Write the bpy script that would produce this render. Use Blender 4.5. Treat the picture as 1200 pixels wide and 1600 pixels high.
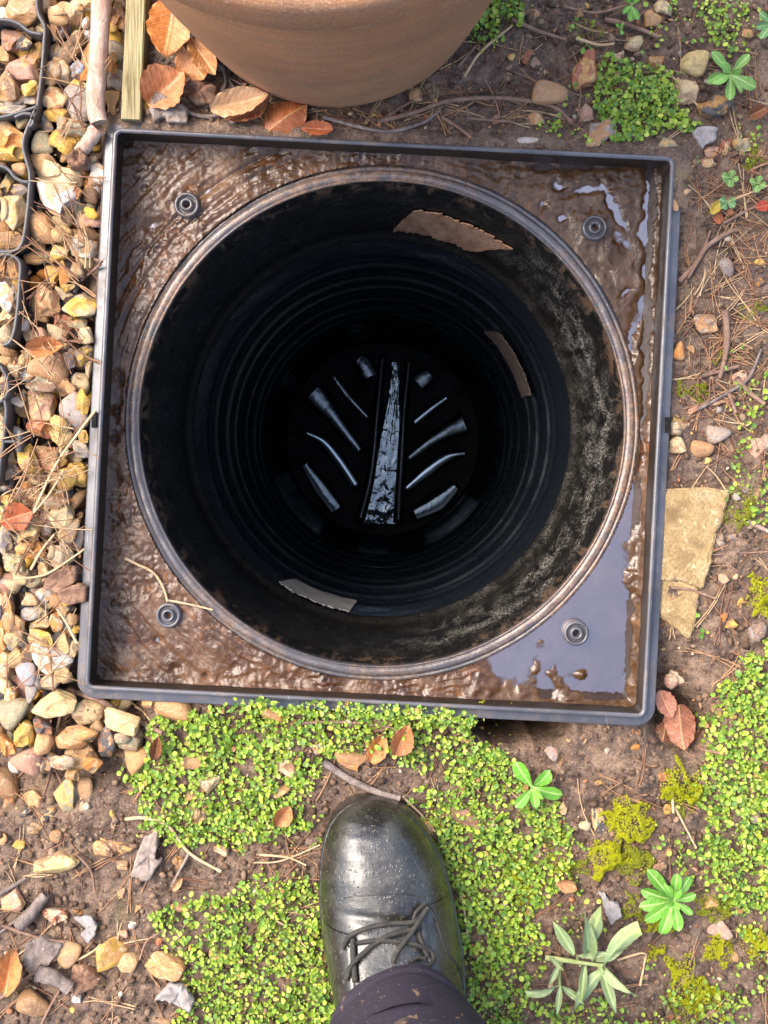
import bpy, bmesh, math, random
import numpy as np
from mathutils import Vector, Matrix, Euler

random.seed(7)
RNG = np.random.default_rng(7)
scene = bpy.context.scene
for o in list(bpy.data.objects):
    bpy.data.objects.remove(o)
COL = scene.collection

# ------------------------------------------------------------------ camera, sky, sun, exposure
CAM_H, FPX = 1.10, 1980.0            # metres above the rim, focal length in photograph pixels (1200 wide)
cam = bpy.data.cameras.new('camera')
cam.sensor_fit = 'HORIZONTAL'; cam.sensor_width = 36.0
cam.lens = 36.0 * FPX / 1200.0
cam.shift_y = -110.0 / 1200.0
cam.clip_start = 0.01; cam.clip_end = 200.0
camo = bpy.data.objects.new('camera', cam); COL.objects.link(camo)
camo.location = (0, 0, CAM_H); camo.rotation_euler = (0, 0, 0)
scene.camera = camo

SUN_EL, SUN_AZ = math.radians(52), math.radians(150)   # azimuth: direction towards the sun, from +X anticlockwise
world = bpy.data.worlds.new('World'); scene.world = world; world.use_nodes = True
wn = world.node_tree; wn.nodes.clear()
sky = wn.nodes.new('ShaderNodeTexSky'); sky.sky_type = 'NISHITA'; sky.sun_disc = False
sky.sun_elevation = SUN_EL; sky.sun_rotation = math.pi / 2 - SUN_AZ
sky.air_density = 1.0; sky.dust_density = 5.0; sky.ozone_density = 0.6; sky.altitude = 50
bg = wn.nodes.new('ShaderNodeBackground'); bg.inputs['Strength'].default_value = 0.15
wo = wn.nodes.new('ShaderNodeOutputWorld')
wn.links.new(sky.outputs[0], bg.inputs['Color']); wn.links.new(bg.outputs[0], wo.inputs['Surface'])
sl = bpy.data.lights.new('sun', 'SUN'); sl.energy = 0.9; sl.angle = math.radians(40); sl.color = (1.0, 0.96, 0.90)
so = bpy.data.objects.new('sun', sl); COL.objects.link(so)
sd = Vector((math.cos(SUN_EL) * math.cos(SUN_AZ), math.cos(SUN_EL) * math.sin(SUN_AZ), math.sin(SUN_EL)))
so.rotation_euler = sd.to_track_quat('Z', 'Y').to_euler(); so.location = sd * 5
scene.view_settings.view_transform = 'Standard'; scene.view_settings.look = 'None'
scene.view_settings.exposure = 1.8; scene.view_settings.gamma = 1.0
scene.view_settings.use_curve_mapping = False

# ------------------------------------------------------------------ helpers
def W(px, py, z=0.0):
    s = (CAM_H - z) / FPX
    return ((px - 600) * s, (690 - py) * s, z)

def _hash(ix, iy, s):
    n = (ix.astype(np.int64) * 374761393 + iy.astype(np.int64) * 668265263 + s * 974711) & 0xffffffff
    n = ((n ^ (n >> 13)) * 1274126177) & 0xffffffff
    return ((n ^ (n >> 16)) & 0xffff) / 65535.0
def vnoise(x, y, s=0):
    x = np.asarray(x, float); y = np.asarray(y, float)
    ix = np.floor(x); iy = np.floor(y); fx = x - ix; fy = y - iy
    fx = fx * fx * (3 - 2 * fx); fy = fy * fy * (3 - 2 * fy)
    a = _hash(ix, iy, s); b = _hash(ix + 1, iy, s); c = _hash(ix, iy + 1, s); d = _hash(ix + 1, iy + 1, s)
    return (a * (1 - fx) + b * fx) * (1 - fy) + (c * (1 - fx) + d * fx) * fy
def fbm(x, y, s=0, octv=4, g=0.5):
    t = 0; a = 1.0; tot = 0
    for i in range(octv):
        t = t + a * vnoise(x * 2 ** i, y * 2 ** i, s + i * 17); tot += a; a *= g
    return t / tot * 2 - 1
def sstep(a, b, x):
    t = np.clip((x - a) / (b - a), 0, 1); return t * t * (3 - 2 * t)

def mesh_np(name, v, f, smooth=True):
    """v (n,3); f: (m,k) array or list of arrays of different widths"""
    me = bpy.data.meshes.new(name)
    fs = f if isinstance(f, list) else [f]
    fs = [np.asarray(a, np.int32) for a in fs if len(a)]
    v = np.asarray(v, np.float32)
    me.vertices.add(len(v)); me.vertices.foreach_set('co', v.ravel())
    loops = np.concatenate([a.ravel() for a in fs])
    tot = np.concatenate([np.full(len(a), a.shape[1], np.int32) for a in fs])
    start = np.concatenate([[0], np.cumsum(tot)[:-1]]).astype(np.int32)
    me.loops.add(len(loops)); me.loops.foreach_set('vertex_index', loops)
    me.polygons.add(len(tot)); me.polygons.foreach_set('loop_start', start)
    me.polygons.foreach_set('use_smooth', np.full(len(tot), smooth, bool))
    me.update(calc_edges=True); me.validate()
    return me

class MB:
    def __init__(s): s.v = []; s.f3 = []; s.f4 = []; s.n = 0; s.c = []
    def add(s, v, f, col=None):
        v = np.asarray(v, float); f = np.asarray(f, int)
        if f.shape[1] == 3: s.f3.append(f + s.n)
        else: s.f4.append(f + s.n)
        s.v.append(v); s.n += len(v)
        if col is not None: s.c.append(np.tile(np.asarray(col, float), (len(v), 1)))
    def mesh(s, name, smooth=True, off=(0, 0, 0)):
        fs = []
        if s.f3: fs.append(np.concatenate(s.f3))
        if s.f4: fs.append(np.concatenate(s.f4))
        v = np.concatenate(s.v) - np.asarray(off)
        me = mesh_np(name, v, fs, smooth)
        if s.c:
            c = np.concatenate(s.c); c = np.c_[c, np.ones(len(c))]
            at = me.attributes.new('tint', 'FLOAT_COLOR', 'POINT'); at.data.foreach_set('color', c.astype(np.float32).ravel())
        return me

def link(name, me, mat=None, parent=None, loc=(0, 0, 0)):
    o = bpy.data.objects.new(name, me); COL.objects.link(o); o.location = loc
    if mat is not None and me is not None and len(me.materials) == 0: me.materials.append(mat)
    if parent is not None: o.parent = parent
    return o
def tag(o, label=None, cat=None, group=None, kind=None):
    if label: o['label'] = label
    if cat: o['category'] = cat
    if group: o['group'] = group
    if kind: o['kind'] = kind
    return o
def empty(name, loc, label=None, cat=None, group=None):
    o = bpy.data.objects.new(name, None); COL.objects.link(o); o.location = loc; o.empty_display_size = 0.02
    return tag(o, label, cat, group)

def grid_faces(nu, nv, closed_u=False, closed_v=False):
    """verts index i*nv+j"""
    i = np.arange(nu if closed_u else nu - 1); j = np.arange(nv if closed_v else nv - 1)
    I, J = np.meshgrid(i, j, indexing='ij'); I2 = (I + 1) % nu; J2 = (J + 1) % nv
    return np.stack([I * nv + J, I2 * nv + J, I2 * nv + J2, I * nv + J2], -1).reshape(-1, 4)

def lathe(profile, n=128, c=(0, 0), shear=None):
    p = np.asarray(profile, float); a = np.linspace(0, 2 * math.pi, n, endpoint=False)
    v = np.zeros((len(p), n, 3))
    v[:, :, 0] = c[0] + p[:, 0:1] * np.cos(a); v[:, :, 1] = c[1] + p[:, 0:1] * np.sin(a); v[:, :, 2] = p[:, 1:2]
    if shear is not None: v[:, :, 1] += shear(p[:, 1:2])
    return v.reshape(-1, 3), grid_faces(len(p), n, False, True)[:, ::-1]

def catmull(P, n=6):
    P = np.asarray(P, float)
    if len(P) < 3: 
        t = np.linspace(0, 1, n + 1)[:, None]; return P[0] * (1 - t) + P[-1] * t
    Q = np.vstack([2 * P[0] - P[1], P, 2 * P[-1] - P[-2]]); out = []
    for i in range(1, len(Q) - 2):
        for t in np.linspace(0, 1, n, endpoint=False):
            a, b, c, d = Q[i - 1], Q[i], Q[i + 1], Q[i + 2]
            out.append(.5 * ((2 * b) + (-a + c) * t + (2 * a - 5 * b + 4 * c - d) * t * t + (-a + 3 * b - 3 * c + d) * t ** 3))
    out.append(P[-1]); return np.array(out)

def tube(path, rad, n=8, knobs=0.0, seed=0, squash=1.0):
    path = np.asarray(path, float); m = len(path); rad = np.broadcast_to(np.asarray(rad, float), (m,))
    tan = np.gradient(path, axis=0); tan /= np.linalg.norm(tan, axis=1)[:, None] + 1e-9
    up = np.tile(np.array([0, 0, 1.0]), (m, 1)); bad = np.abs(tan[:, 2]) > .95; up[bad] = (1, 0, 0)
    sx = np.cross(tan, up); sx /= np.linalg.norm(sx, axis=1)[:, None] + 1e-9
    sz = np.cross(sx, tan)
    a = np.linspace(0, 2 * math.pi, n, endpoint=False)
    r = rad[:, None] * np.ones(n)
    if knobs: 
        q = np.arange(m)[:, None] * .55 + np.zeros(n); w = np.cos(a)[None, :] * 1.5 + seed * 13.1
        r = r * (1 + knobs * (vnoise(q, w + np.sin(a) * 1.5, seed) * 2 - 1))
    v = path[:, None, :] + r[:, :, None] * (np.cos(a)[None, :, None] * sx[:, None, :] + squash * np.sin(a)[None, :, None] * sz[:, None, :])
    v = v.reshape(-1, 3); f = grid_faces(m, n, False, True)
    # end caps
    caps = []
    v = np.vstack([v, path[0], path[-1]])
    for k in range(n):
        caps.append((m * n, (k + 1) % n, k)); caps.append((m * n + 1, (m - 1) * n + k, (m - 1) * n + (k + 1) % n))
    return v, f, np.array(caps)
def add_tube(mb, path, rad, n=8, knobs=0, seed=0, col=None, squash=1.0):
    v, f, c = tube(path, rad, n, knobs, seed, squash)
    b = mb.n; mb.add(v, f, col); mb.f3.append(c + b)

def rsq(half, r, nc=8, ns=10):
    """rounded square outline, anticlockwise"""
    r = max(r, 1e-4); pts = []
    cs = [(1, 1, 0), (-1, 1, 90), (-1, -1, 180), (1, -1, 270)]
    for k, (sx, sy, a0) in enumerate(cs):
        cx, cy = sx * (half - r), sy * (half - r)
        for t in np.linspace(0, 90, nc):
            a = math.radians(a0 + t); pts.append((cx + r * math.cos(a), cy + r * math.sin(a)))
        nx = cs[(k + 1) % 4]; a = math.radians(a0 + 90)
        p0 = np.array(pts[-1]); b0 = math.radians(nx[2])
        p1 = np.array((nx[0] * (half - r) + r * math.cos(b0), nx[1] * (half - r) + r * math.sin(b0)))
        for t in np.linspace(0, 1, ns + 2)[1:-1]: pts.append(tuple(p0 + (p1 - p0) * t))
    return np.array(pts)

def in_poly(px, py, poly):
    px = np.asarray(px); py = np.asarray(py); inside = np.zeros(px.shape, bool); n = len(poly)
    for i in range(n):
        x0, y0 = poly[i]; x1, y1 = poly[(i + 1) % n]
        c = ((y0 > py) != (y1 > py)) & (px < (x1 - x0) * (py - y0) / (y1 - y0 + 1e-12) + x0)
        inside ^= c
    return inside

# ------------------------------------------------------------------ materials
ZREL = 1.20 - .26     # height of the skirt's lower end above the shaft's foot
class NT:
    def __init__(s, name):
        s.m = bpy.data.materials.new(name); s.m.use_nodes = True; s.t = s.m.node_tree; s.t.nodes.clear()
        s.out = s.t.nodes.new('ShaderNodeOutputMaterial'); s._obj = None
    def n(s, typ, ins=None, **props):
        nd = s.t.nodes.new(typ)
        for k, v in props.items(): setattr(nd, k, v)
        for k, v in (ins or {}).items():
            if hasattr(v, 'is_output') or isinstance(v, bpy.types.NodeSocket): s.t.links.new(v, nd.inputs[k])
            else: nd.inputs[k].default_value = v
        return nd
    def obj(s, rnd=False):
        tc = s.n('ShaderNodeTexCoord').outputs['Object']
        if rnd:
            oi = s.n('ShaderNodeObjectInfo')
            mu = s.n('ShaderNodeMath', {0: oi.outputs['Random'], 1: 57.0}, operation='MULTIPLY')
            tc = s.n('ShaderNodeVectorMath', {0: tc, 1: mu.outputs[0]}, operation='ADD').outputs[0]
        return tc
    def noise(s, vec, scale, detail=4, rough=.55, dist=0.0, key='Fac'):
        return s.n('ShaderNodeTexNoise', {'Vector': vec, 'Scale': scale, 'Detail': detail, 'Roughness': rough, 'Distortion': dist}).outputs[key]
    def ramp(s, fac, stops):
        nd = s.n('ShaderNodeValToRGB', {'Fac': fac}); el = nd.color_ramp.elements
        while len(el) < len(stops): el.new(0.5)
        for e, (p, c) in zip(el, stops):
            e.position = p; c = (c, c, c) if isinstance(c, (int, float)) else c; e.color = (*c[:3], 1)
        return nd.outputs['Color']
    def mix(s, fac, a, b, blend='MIX'):
        nd = s.n('ShaderNodeMix', data_type='RGBA', blend_type=blend)
        def put(i, v):
            if isinstance(v, bpy.types.NodeSocket): s.t.links.new(v, nd.inputs[i])
            else: nd.inputs[i].default_value = v if isinstance(v, (int, float)) else (*v[:3], 1)
        put(0, fac); put(6, a); put(7, b); return nd.outputs[2]
    def math(s, op, a, b=0.0, c=None):
        ins = {0: a, 1: b}
        if c is not None: ins[2] = c
        return s.n('ShaderNodeMath', ins, operation=op).outputs[0]
    def bump(s, h, strength=.5, dist=.002, prev=None):
        ins = {'Height': h, 'Strength': strength, 'Distance': dist}
        if prev is not None: ins['Normal'] = prev
        return s.n('ShaderNodeBump', ins).outputs[0]
    def bsdf(s, **kw):
        nm = {'color': 'Base Color', 'rough': 'Roughness', 'normal': 'Normal', 'spec': 'Specular IOR Level', 'ior': 'IOR', 'metal': 'Metallic',
              'coat': 'Coat Weight', 'coat_rough': 'Coat Roughness', 'sss': 'Subsurface Weight', 'trans': 'Transmission Weight', 'sheen': 'Sheen Weight'}
        ins = {}
        for k, v in kw.items():
            if k == 'color' and not isinstance(v, bpy.types.NodeSocket): v = (*v[:3], 1)
            ins[nm[k]] = v
        b = s.n('ShaderNodeBsdfPrincipled', ins); s.t.links.new(b.outputs[0], s.out.inputs['Surface']); return s.m

def m_soil():
    t = NT('soil'); v = t.obj()
    n1 = t.noise(v, 9, 5, .6); n2 = t.noise(v, 60, 6, .65); n3 = t.noise(v, 420, 4, .6); n4 = t.noise(v, 1300, 3, .6); n5 = t.noise(v, 170, 4, .7, .5)
    c = t.ramp(n1, [(.3, (.105, .064, .043)), (.5, (.165, .107, .073)), (.72, (.24, .165, .110))])
    c = t.mix(t.ramp(n2, [(.38, 0), (.62, .9)]), c, (.060, .033, .022))
    c = t.mix(t.ramp(n5, [(.55, 0), (.66, .7)]), c, (.25, .165, .11))
    c = t.mix(t.ramp(n5, [(.36, .8), (.44, 0)]), c, (.03, .017, .012))
    c = t.mix(t.ramp(n3, [(.62, 0), (.70, .9)]), c, (.34, .25, .17))
    c = t.mix(t.ramp(n4, [(.64, 0), (.70, .8)]), c, (.42, .32, .23))
    moss = t.ramp(t.noise(v, 14, 4, .6, .4), [(.60, 0), (.72, .22)])
    c = t.mix(moss, c, (.13, .13, .025))
    b = t.bump(n2, .6, .006); b = t.bump(n5, .8, .003, b); b = t.bump(n3, .7, .0016, b)
    r = t.ramp(n1, [(.35, .40), (.65, .85)])
    return t.bsdf(color=c, rough=r, normal=b, spec=.4)
def m_stone(name, rind=True):
    t = NT(name); v = t.obj(True); oi = t.n('ShaderNodeObjectInfo')
    col = oi.outputs['Color']; rnd = oi.outputs['Random']
    n1 = t.noise(v, 1.0, 4, .6, .5); n2 = t.noise(v, 4, 6, .7, .3); n3 = t.noise(v, 16, 4, .7); n4 = t.noise(v, 40, 3, .7)
    sec = t.ramp(rnd, [(0, (.62, .45, .22)), (.18, (.56, .25, .06)), (.36, (.27, .21, .17)), (.5, (.66, .54, .36)), (.68, (.58, .33, .08)), (.84, (.38, .15, .05)), (1, (.16, .11, .08))])
    if rind:
        c = t.mix(t.ramp(n1, [(.50, 0), (.54, .8), (.8, .9)]), col, sec)
        cr = t.ramp(t.noise(v, 2.0, 5, .7, .8), [(.58, 0), (.63, .75)])
        c = t.mix(cr, c, (.68, .55, .34))
        dk = t.ramp(t.noise(v, 2.6, 5, .7, 1.0), [(.62, 0), (.67, .7)])
        c = t.mix(dk, c, (.20, .12, .07))
    else:
        c = t.mix(t.ramp(n1, [(.45, 0), (.7, .6)]), col, sec)
        c = t.mix(t.ramp(t.noise(v, 2.2, 5, .7, .6), [(.56, 0), (.66, .5)]), c, (.66, .50, .32))
    c = t.mix(t.ramp(n2, [(.3, .7), (.60, 0)]), c, (.60, .46, .34), 'MULTIPLY')
    c = t.mix(t.ramp(n3, [(.58, 0), (.68, .6)]), c, (.12, .075, .045))
    c = t.mix(t.ramp(n4, [(.62, 0), (.70, .55)]), c, (.78, .68, .52))
    b = t.bump(n2, .7, .0030); b = t.bump(n3, .5, .0008, b)
    r = t.ramp(n2, [(.3, .30 if rind else .42), (.7, .66)])
    return t.bsdf(color=c, rough=r, normal=b, spec=.5)
def m_grit():
    t = NT('grit'); v = t.obj(); a = t.n('ShaderNodeAttribute', attribute_name='tint').outputs['Color']
    n = t.noise(v, 500, 3); c = t.mix(t.ramp(n, [(.35, .0), (.7, .6)]), a, (.55, .45, .35), 'MULTIPLY')
    return t.bsdf(color=c, rough=.75, normal=t.bump(n, .4, .001), spec=.3)
def m_plastic(name, base, rough=.3, dirt=.5, dcol=(.20, .13, .085), dscale=30, spec=.5):
    t = NT(name); v = t.obj()
    n1 = t.noise(v, dscale, 5, .65, .3); n2 = t.noise(v, dscale * 9, 4, .6)
    f = t.math('MULTIPLY', t.ramp(n1, [(.5 - .12 * dirt, 0), (.72, 1)]), t.ramp(n2, [(.3, .35), (.6, 1)]))
    c = t.mix(t.math('MULTIPLY', f, dirt), base, dcol)
    fl = t.ramp(t.noise(v, 700, 2), [(.68, 0), (.73, .5)])
    c = t.mix(fl, c, (.3, .25, .2))
    r = t.mix(f, (rough,) * 3, (.75,) * 3)
    b = t.bump(n1, .12, .002); b = t.bump(n2, .15, .0006, b)
    return t.bsdf(color=c, rough=r, normal=b, spec=spec)
def m_mud():
    t = NT('wet_mud'); v = t.obj(); wet = t.n('ShaderNodeAttribute', attribute_name='wet').outputs['Fac']
    n1 = t.noise(v, 22, 6, .62, .6); n2 = t.noise(v, 190, 5, .62, .5); n3 = t.noise(v, 60, 4, .6, 1.2); n4 = t.noise(v, 700, 4, .65)
    c = t.ramp(n1, [(.32, (.028, .012, .006)), (.48, (.068, .033, .017)), (.60, (.105, .056, .031)), (.74, (.19, .115, .070))])
    c = t.mix(t.ramp(n3, [(.56, 0), (.68, .7)]), c, (.19, .075, .025))
    c = t.mix(t.ramp(n2, [(.58, 0), (.70, .7)]), c, (.030, .014, .008))
    c = t.mix(t.math('MULTIPLY', t.ramp(n4, [(.60, 0), (.70, .7)]), t.math('SUBTRACT', 1.0, wet)), c, (.30, .20, .14))
    c = t.mix(wet, c, t.ramp(n3, [(.35, (.045, .022, .010)), (.65, (.095, .052, .026))]))
    dry = t.math('SUBTRACT', 1.0, t.math('MULTIPLY', wet, .85))
    dry = t.math('MULTIPLY', dry, t.ramp(t.noise(v, 18, 3, .6, .4), [(.38, .15), (.62, 1)]))
    b = t.bump(n3, .30, .004); b = t.bump(n2, t.math('MULTIPLY', dry, .5), .0018, b); b = t.bump(n4, t.math('MULTIPLY', dry, .3), .0006, b)
    r = t.mix(wet, t.ramp(n1, [(.40, .12), (.62, .38)]), (.10, .10, .10))
    return t.bsdf(color=c, rough=r, normal=b, spec=.42)
def m_skirt():
    t = NT('skirt_plastic'); v = t.obj()
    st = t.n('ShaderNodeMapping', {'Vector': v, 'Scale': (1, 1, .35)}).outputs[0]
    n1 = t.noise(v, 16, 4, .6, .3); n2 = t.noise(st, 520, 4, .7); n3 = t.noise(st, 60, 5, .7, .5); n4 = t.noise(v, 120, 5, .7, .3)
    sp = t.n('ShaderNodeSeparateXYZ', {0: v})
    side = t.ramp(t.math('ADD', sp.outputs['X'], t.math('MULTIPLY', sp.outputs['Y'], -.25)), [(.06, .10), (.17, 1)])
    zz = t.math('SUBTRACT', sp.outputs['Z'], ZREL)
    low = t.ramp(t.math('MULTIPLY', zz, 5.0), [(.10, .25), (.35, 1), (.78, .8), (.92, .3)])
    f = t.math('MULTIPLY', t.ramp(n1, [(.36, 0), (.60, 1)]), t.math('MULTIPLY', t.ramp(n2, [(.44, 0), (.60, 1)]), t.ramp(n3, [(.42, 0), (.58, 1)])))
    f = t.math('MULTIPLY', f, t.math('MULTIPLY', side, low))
    c = t.mix(t.ramp(n4, [(.62, 0), (.74, .7)]), (.008, .0075, .007), (.035, .024, .018))
    c = t.mix(f, c, (.34, .32, .28))
    rimz = t.math('MULTIPLY', t.ramp(t.math('MULTIPLY', zz, 5.0), [(.86, 0), (1.0, 1)]), t.ramp(n3, [(.5, 0), (.6, 1)]))
    c = t.mix(rimz, c, (.11, .065, .04))
    c = t.mix(t.ramp(t.noise(v, 900, 2), [(.69, 0), (.73, .5)]), c, (.22, .17, .13))
    b = t.bump(n4, .3, .0015); b = t.bump(n2, .3, .0006, b)
    return t.bsdf(color=c, rough=t.ramp(n4, [(.4, .26), (.65, .55)]), normal=b, spec=.28)
def m_shaft():
    t = NT('shaft_plastic'); v = t.obj()
    n1 = t.noise(v, 14, 4, .6, .3); n2 = t.noise(v, 160, 4, .65)
    c = t.mix(t.ramp(n2, [(.58, 0), (.72, .6)]), (.006, .008, .012), (.030, .030, .030))
    b = t.bump(n1, .35, .006); b = t.bump(n2, .12, .0008, b)
    m = t.bsdf(color=c, rough=t.ramp(n1, [(.35, .20), (.65, .42)]), normal=b, spec=.5, ior=1.5)
    [x for x in t.t.nodes if x.type == 'BSDF_PRINCIPLED'][0].inputs['Specular Tint'].default_value = (.80, .90, 1.0, 1); return m
def m_rim():
    t = NT('rim_plastic'); v = t.obj()
    n1 = t.noise(v, 45, 5, .7, .4); n2 = t.noise(v, 500, 4, .7); n3 = t.noise(v, 14, 4, .6)
    sc = t.noise(t.n('ShaderNodeMapping', {'Vector': v, 'Scale': (1, .12, 1), 'Rotation': (0, 0, .3)}).outputs[0], 500, 3, .6)
    c = t.mix(t.ramp(n3, [(.4, 0), (.65, 1)]), (.050, .050, .058), (.095, .094, .105))
    d = t.math('MULTIPLY', t.ramp(n1, [(.50, 0), (.64, 1)]), t.ramp(n2, [(.4, .2), (.6, 1)]))
    c = t.mix(t.math('MULTIPLY', d, .75), c, (.15, .105, .075))
    c = t.mix(t.ramp(sc, [(.64, 0), (.70, .6)]), c, (.22, .22, .23))
    c = t.mix(t.ramp(n2, [(.64, 0), (.70, .6)]), c, (.03, .022, .018))
    b = t.bump(n1, .2, .001); b = t.bump(n2, .3, .0004, b)
    return t.bsdf(color=c, rough=t.mix(d, (.30,) * 3, (.75,) * 3), normal=b, spec=.7)
def m_ring():
    t = NT('muddy_ring_plastic'); v = t.obj()
    big = t.noise(v, 7, 3, .6, .3); n1 = t.noise(v, 80, 5, .7, .5); n2 = t.noise(v, 480, 4, .65)
    f = t.math('MULTIPLY', t.ramp(n1, [(.38, .15), (.60, 1)]), t.ramp(big, [(.40, .10), (.56, 1)]))
    f = t.math('MULTIPLY', f, t.ramp(n2, [(.30, .5), (.50, 1)]))
    d = t.ramp(t.noise(v, 260, 5, .75, .6), [(.34, (.10, .050, .026)), (.52, (.21, .120, .070)), (.70, (.36, .25, .17))])
    c = t.mix(f, (.055, .055, .062), d)
    c = t.mix(t.ramp(n1, [(.62, 0), (.70, .8)]), c, (.06, .03, .018))
    b = t.bump(n1, .5, .0012); b = t.bump(n2, .5, .0005, b)
    return t.bsdf(color=c, rough=t.mix(f, (.22,) * 3, (.45,) * 3), normal=b, spec=.7)
def m_water(name, col, ior=1.9, rough=.02, bscale=16, bstr=.03, tint=(1, 1, 1)):
    t = NT(name); v = t.obj()
    n = t.noise(v, bscale, 3, .5, .4)
    c = t.mix(t.ramp(t.noise(v, 30, 4, .6), [(.4, 0), (.7, 1)]), col, tuple(x * 1.6 for x in col))
    m = t.bsdf(color=c, rough=rough, normal=t.bump(n, bstr, .01), ior=ior)
    [x for x in t.t.nodes if x.type == 'BSDF_PRINCIPLED'][0].inputs['Specular Tint'].default_value = (*tint, 1); return m  # bluish specular tints paint the sky's colour into the reflections
def m_leather():
    t = NT('black_leather'); v = t.obj()
    n1 = t.noise(v, 35, 5, .6, .3); n2 = t.noise(v, 260, 4, .6); n3 = t.noise(v, 900, 2, .5)
    c = t.mix(t.ramp(n1, [(.42, 0), (.70, 1)]), (.008, .008, .008), (.032, .032, .027))
    c = t.mix(t.ramp(n2, [(.58, 0), (.70, .7)]), c, (.10, .085, .062))
    c = t.mix(t.ramp(n3, [(.66, 0), (.71, .8)]), c, (.20, .17, .135))
    bl = t.ramp(t.noise(v, 130, 4, .7, .8), [(.61, 0), (.64, 1)])
    c = t.mix(bl, c, (.004, .004, .004))
    r = t.ramp(n1, [(.35, .24), (.7, .46)]); r = t.mix(bl, r, (.6, .6, .6))
    vo = t.n('ShaderNodeTexVoronoi', {'Vector': v, 'Scale': 330.0}); dr = t.ramp(vo.outputs['Distance'], [(.0, 1), (.34, 0)])
    dr = t.math('MULTIPLY', dr, t.ramp(t.noise(v, 90, 3, .6), [(.50, 0), (.58, 1)]))
    r = t.mix(t.ramp(dr, [(.05, 0), (.3, 1)]), r, (.06, .06, .06))
    wr = t.noise(t.n('ShaderNodeMapping', {'Vector': v, 'Scale': (.3, 1, 1)}).outputs[0], 110, 4, .6, .6)
    b = t.bump(n1, .16, .004); b = t.bump(wr, .25, .0016, b); b = t.bump(n2, .3, .001, b); b = t.bump(dr, .6, .0008, b); b = t.bump(t.noise(v, 1500, 2), .15, .0006, b)
    return t.bsdf(color=c, rough=r, normal=b, spec=.65, coat=.3, coat_rough=.18)
def m_cloth():
    t = NT('navy_cloth'); v = t.obj()
    n1 = t.noise(v, 30, 4, .6); n2 = t.noise(v, 45, 3, .5, .6); n3 = t.noise(v, 800, 2)
    w = t.n('ShaderNodeTexWave', {'Vector': v, 'Scale': 330.0, 'Distortion': 1.5, 'Detail': 2.0}).outputs['Fac']
    c = t.mix(n1, (.022, .019, .028), (.040, .034, .048))
    c = t.mix(t.ramp(n2, [(.64, 0), (.67, .85)]), c, (.19, .125, .08))
    c = t.mix(t.ramp(n3, [(.70, 0), (.73, .85)]), c, (.42, .35, .28))
    b = t.bump(n1, .25, .006); b = t.bump(w, .15, .0005, b)
    return t.bsdf(color=c, rough=.8, normal=b, spec=.15)
def m_pot():
    t = NT('terracotta'); v = t.obj()
    mp = t.n('ShaderNodeMapping', {'Vector': v, 'Scale': (1, 1, 9)}).outputs[0]
    n1 = t.noise(v, 7, 4, .6, .3); n2 = t.noise(mp, 14, 5, .65, .3); n3 = t.noise(v, 420, 4, .75); n4 = t.noise(v, 1100, 3, .7); n5 = t.noise(v, 40, 5, .7, .6)
    c = t.ramp(n1, [(.3, (.26, .125, .062)), (.5, (.35, .165, .078)), (.7, (.44, .21, .095))])
    c = t.mix(t.ramp(n2, [(.45, 0), (.70, .6)]), c, (.24, .145, .095))
    c = t.mix(t.ramp(n5, [(.58, 0), (.70, .45)]), c, (.40, .28, .20))
    c = t.mix(t.ramp(t.noise(v, 11, 5, .7, .5), [(.55, 0), (.72, .6)]), c, (.17, .10, .065))
    c = t.mix(t.ramp(n3, [(.56, 0), (.68, .7)]), c, (.46, .33, .23))
    c = t.mix(t.ramp(n3, [(.30, .7), (.40, 0)]), c, (.09, .05, .03))
    c = t.mix(t.ramp(n4, [(.62, 0), (.68, .7)]), c, (.52, .42, .32))
    b = t.bump(n2, .3, .003); b = t.bump(n3, .7, .0012, b)
    return t.bsdf(color=c, rough=.72, normal=b, spec=.35)
def m_leaf(name, dead=False):
    """object coords: x across (-.5..5), y along (0..1)"""
    t = NT(name); v = t.obj(); oi = t.n('ShaderNodeObjectInfo'); col = oi.outputs['Color']
    sp = t.n('ShaderNodeSeparateXYZ', {0: v}); ax = t.math('ABSOLUTE', sp.outputs['X'])
    k = t.math('SUBTRACT', sp.outputs['Y'], t.math('MULTIPLY', ax, .75))
    s = t.math('SINE', t.math('MULTIPLY', k, 62.0 if dead else 40.0))
    vein = t.ramp(s, [(.80, 0), (1.0, 1)]); rib = t.ramp(ax, [(.012, 1), (.03, 0)])
    vv = t.mix(1.0, vein, rib, 'LIGHTEN')
    n = t.noise(t.obj(True), 5, 5, .65, .4)
    c = t.mix(t.ramp(n, [(.3, 0), (.7, 1)]), col, (.62, .45, .36) if dead else (.75, .82, .6), 'MULTIPLY')
    c = t.mix(t.math('MULTIPLY', vv, .35), c, (.62, .36, .16)) if dead else t.mix(t.math('MULTIPLY', rib, .5), c, (.40, .52, .20))
    if dead: c = t.mix(t.ramp(t.noise(t.obj(True), 30, 3), [(.66, 0), (.72, .7)]), c, (.08, .035, .02))
    b = t.bump(vv, .5 if dead else .25, .0012); b = t.bump(n, .5, .003, b)
    m = t.bsdf(color=c, rough=.42 if dead else .38, normal=b, spec=.45, sss=0.0)
    return m
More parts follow.
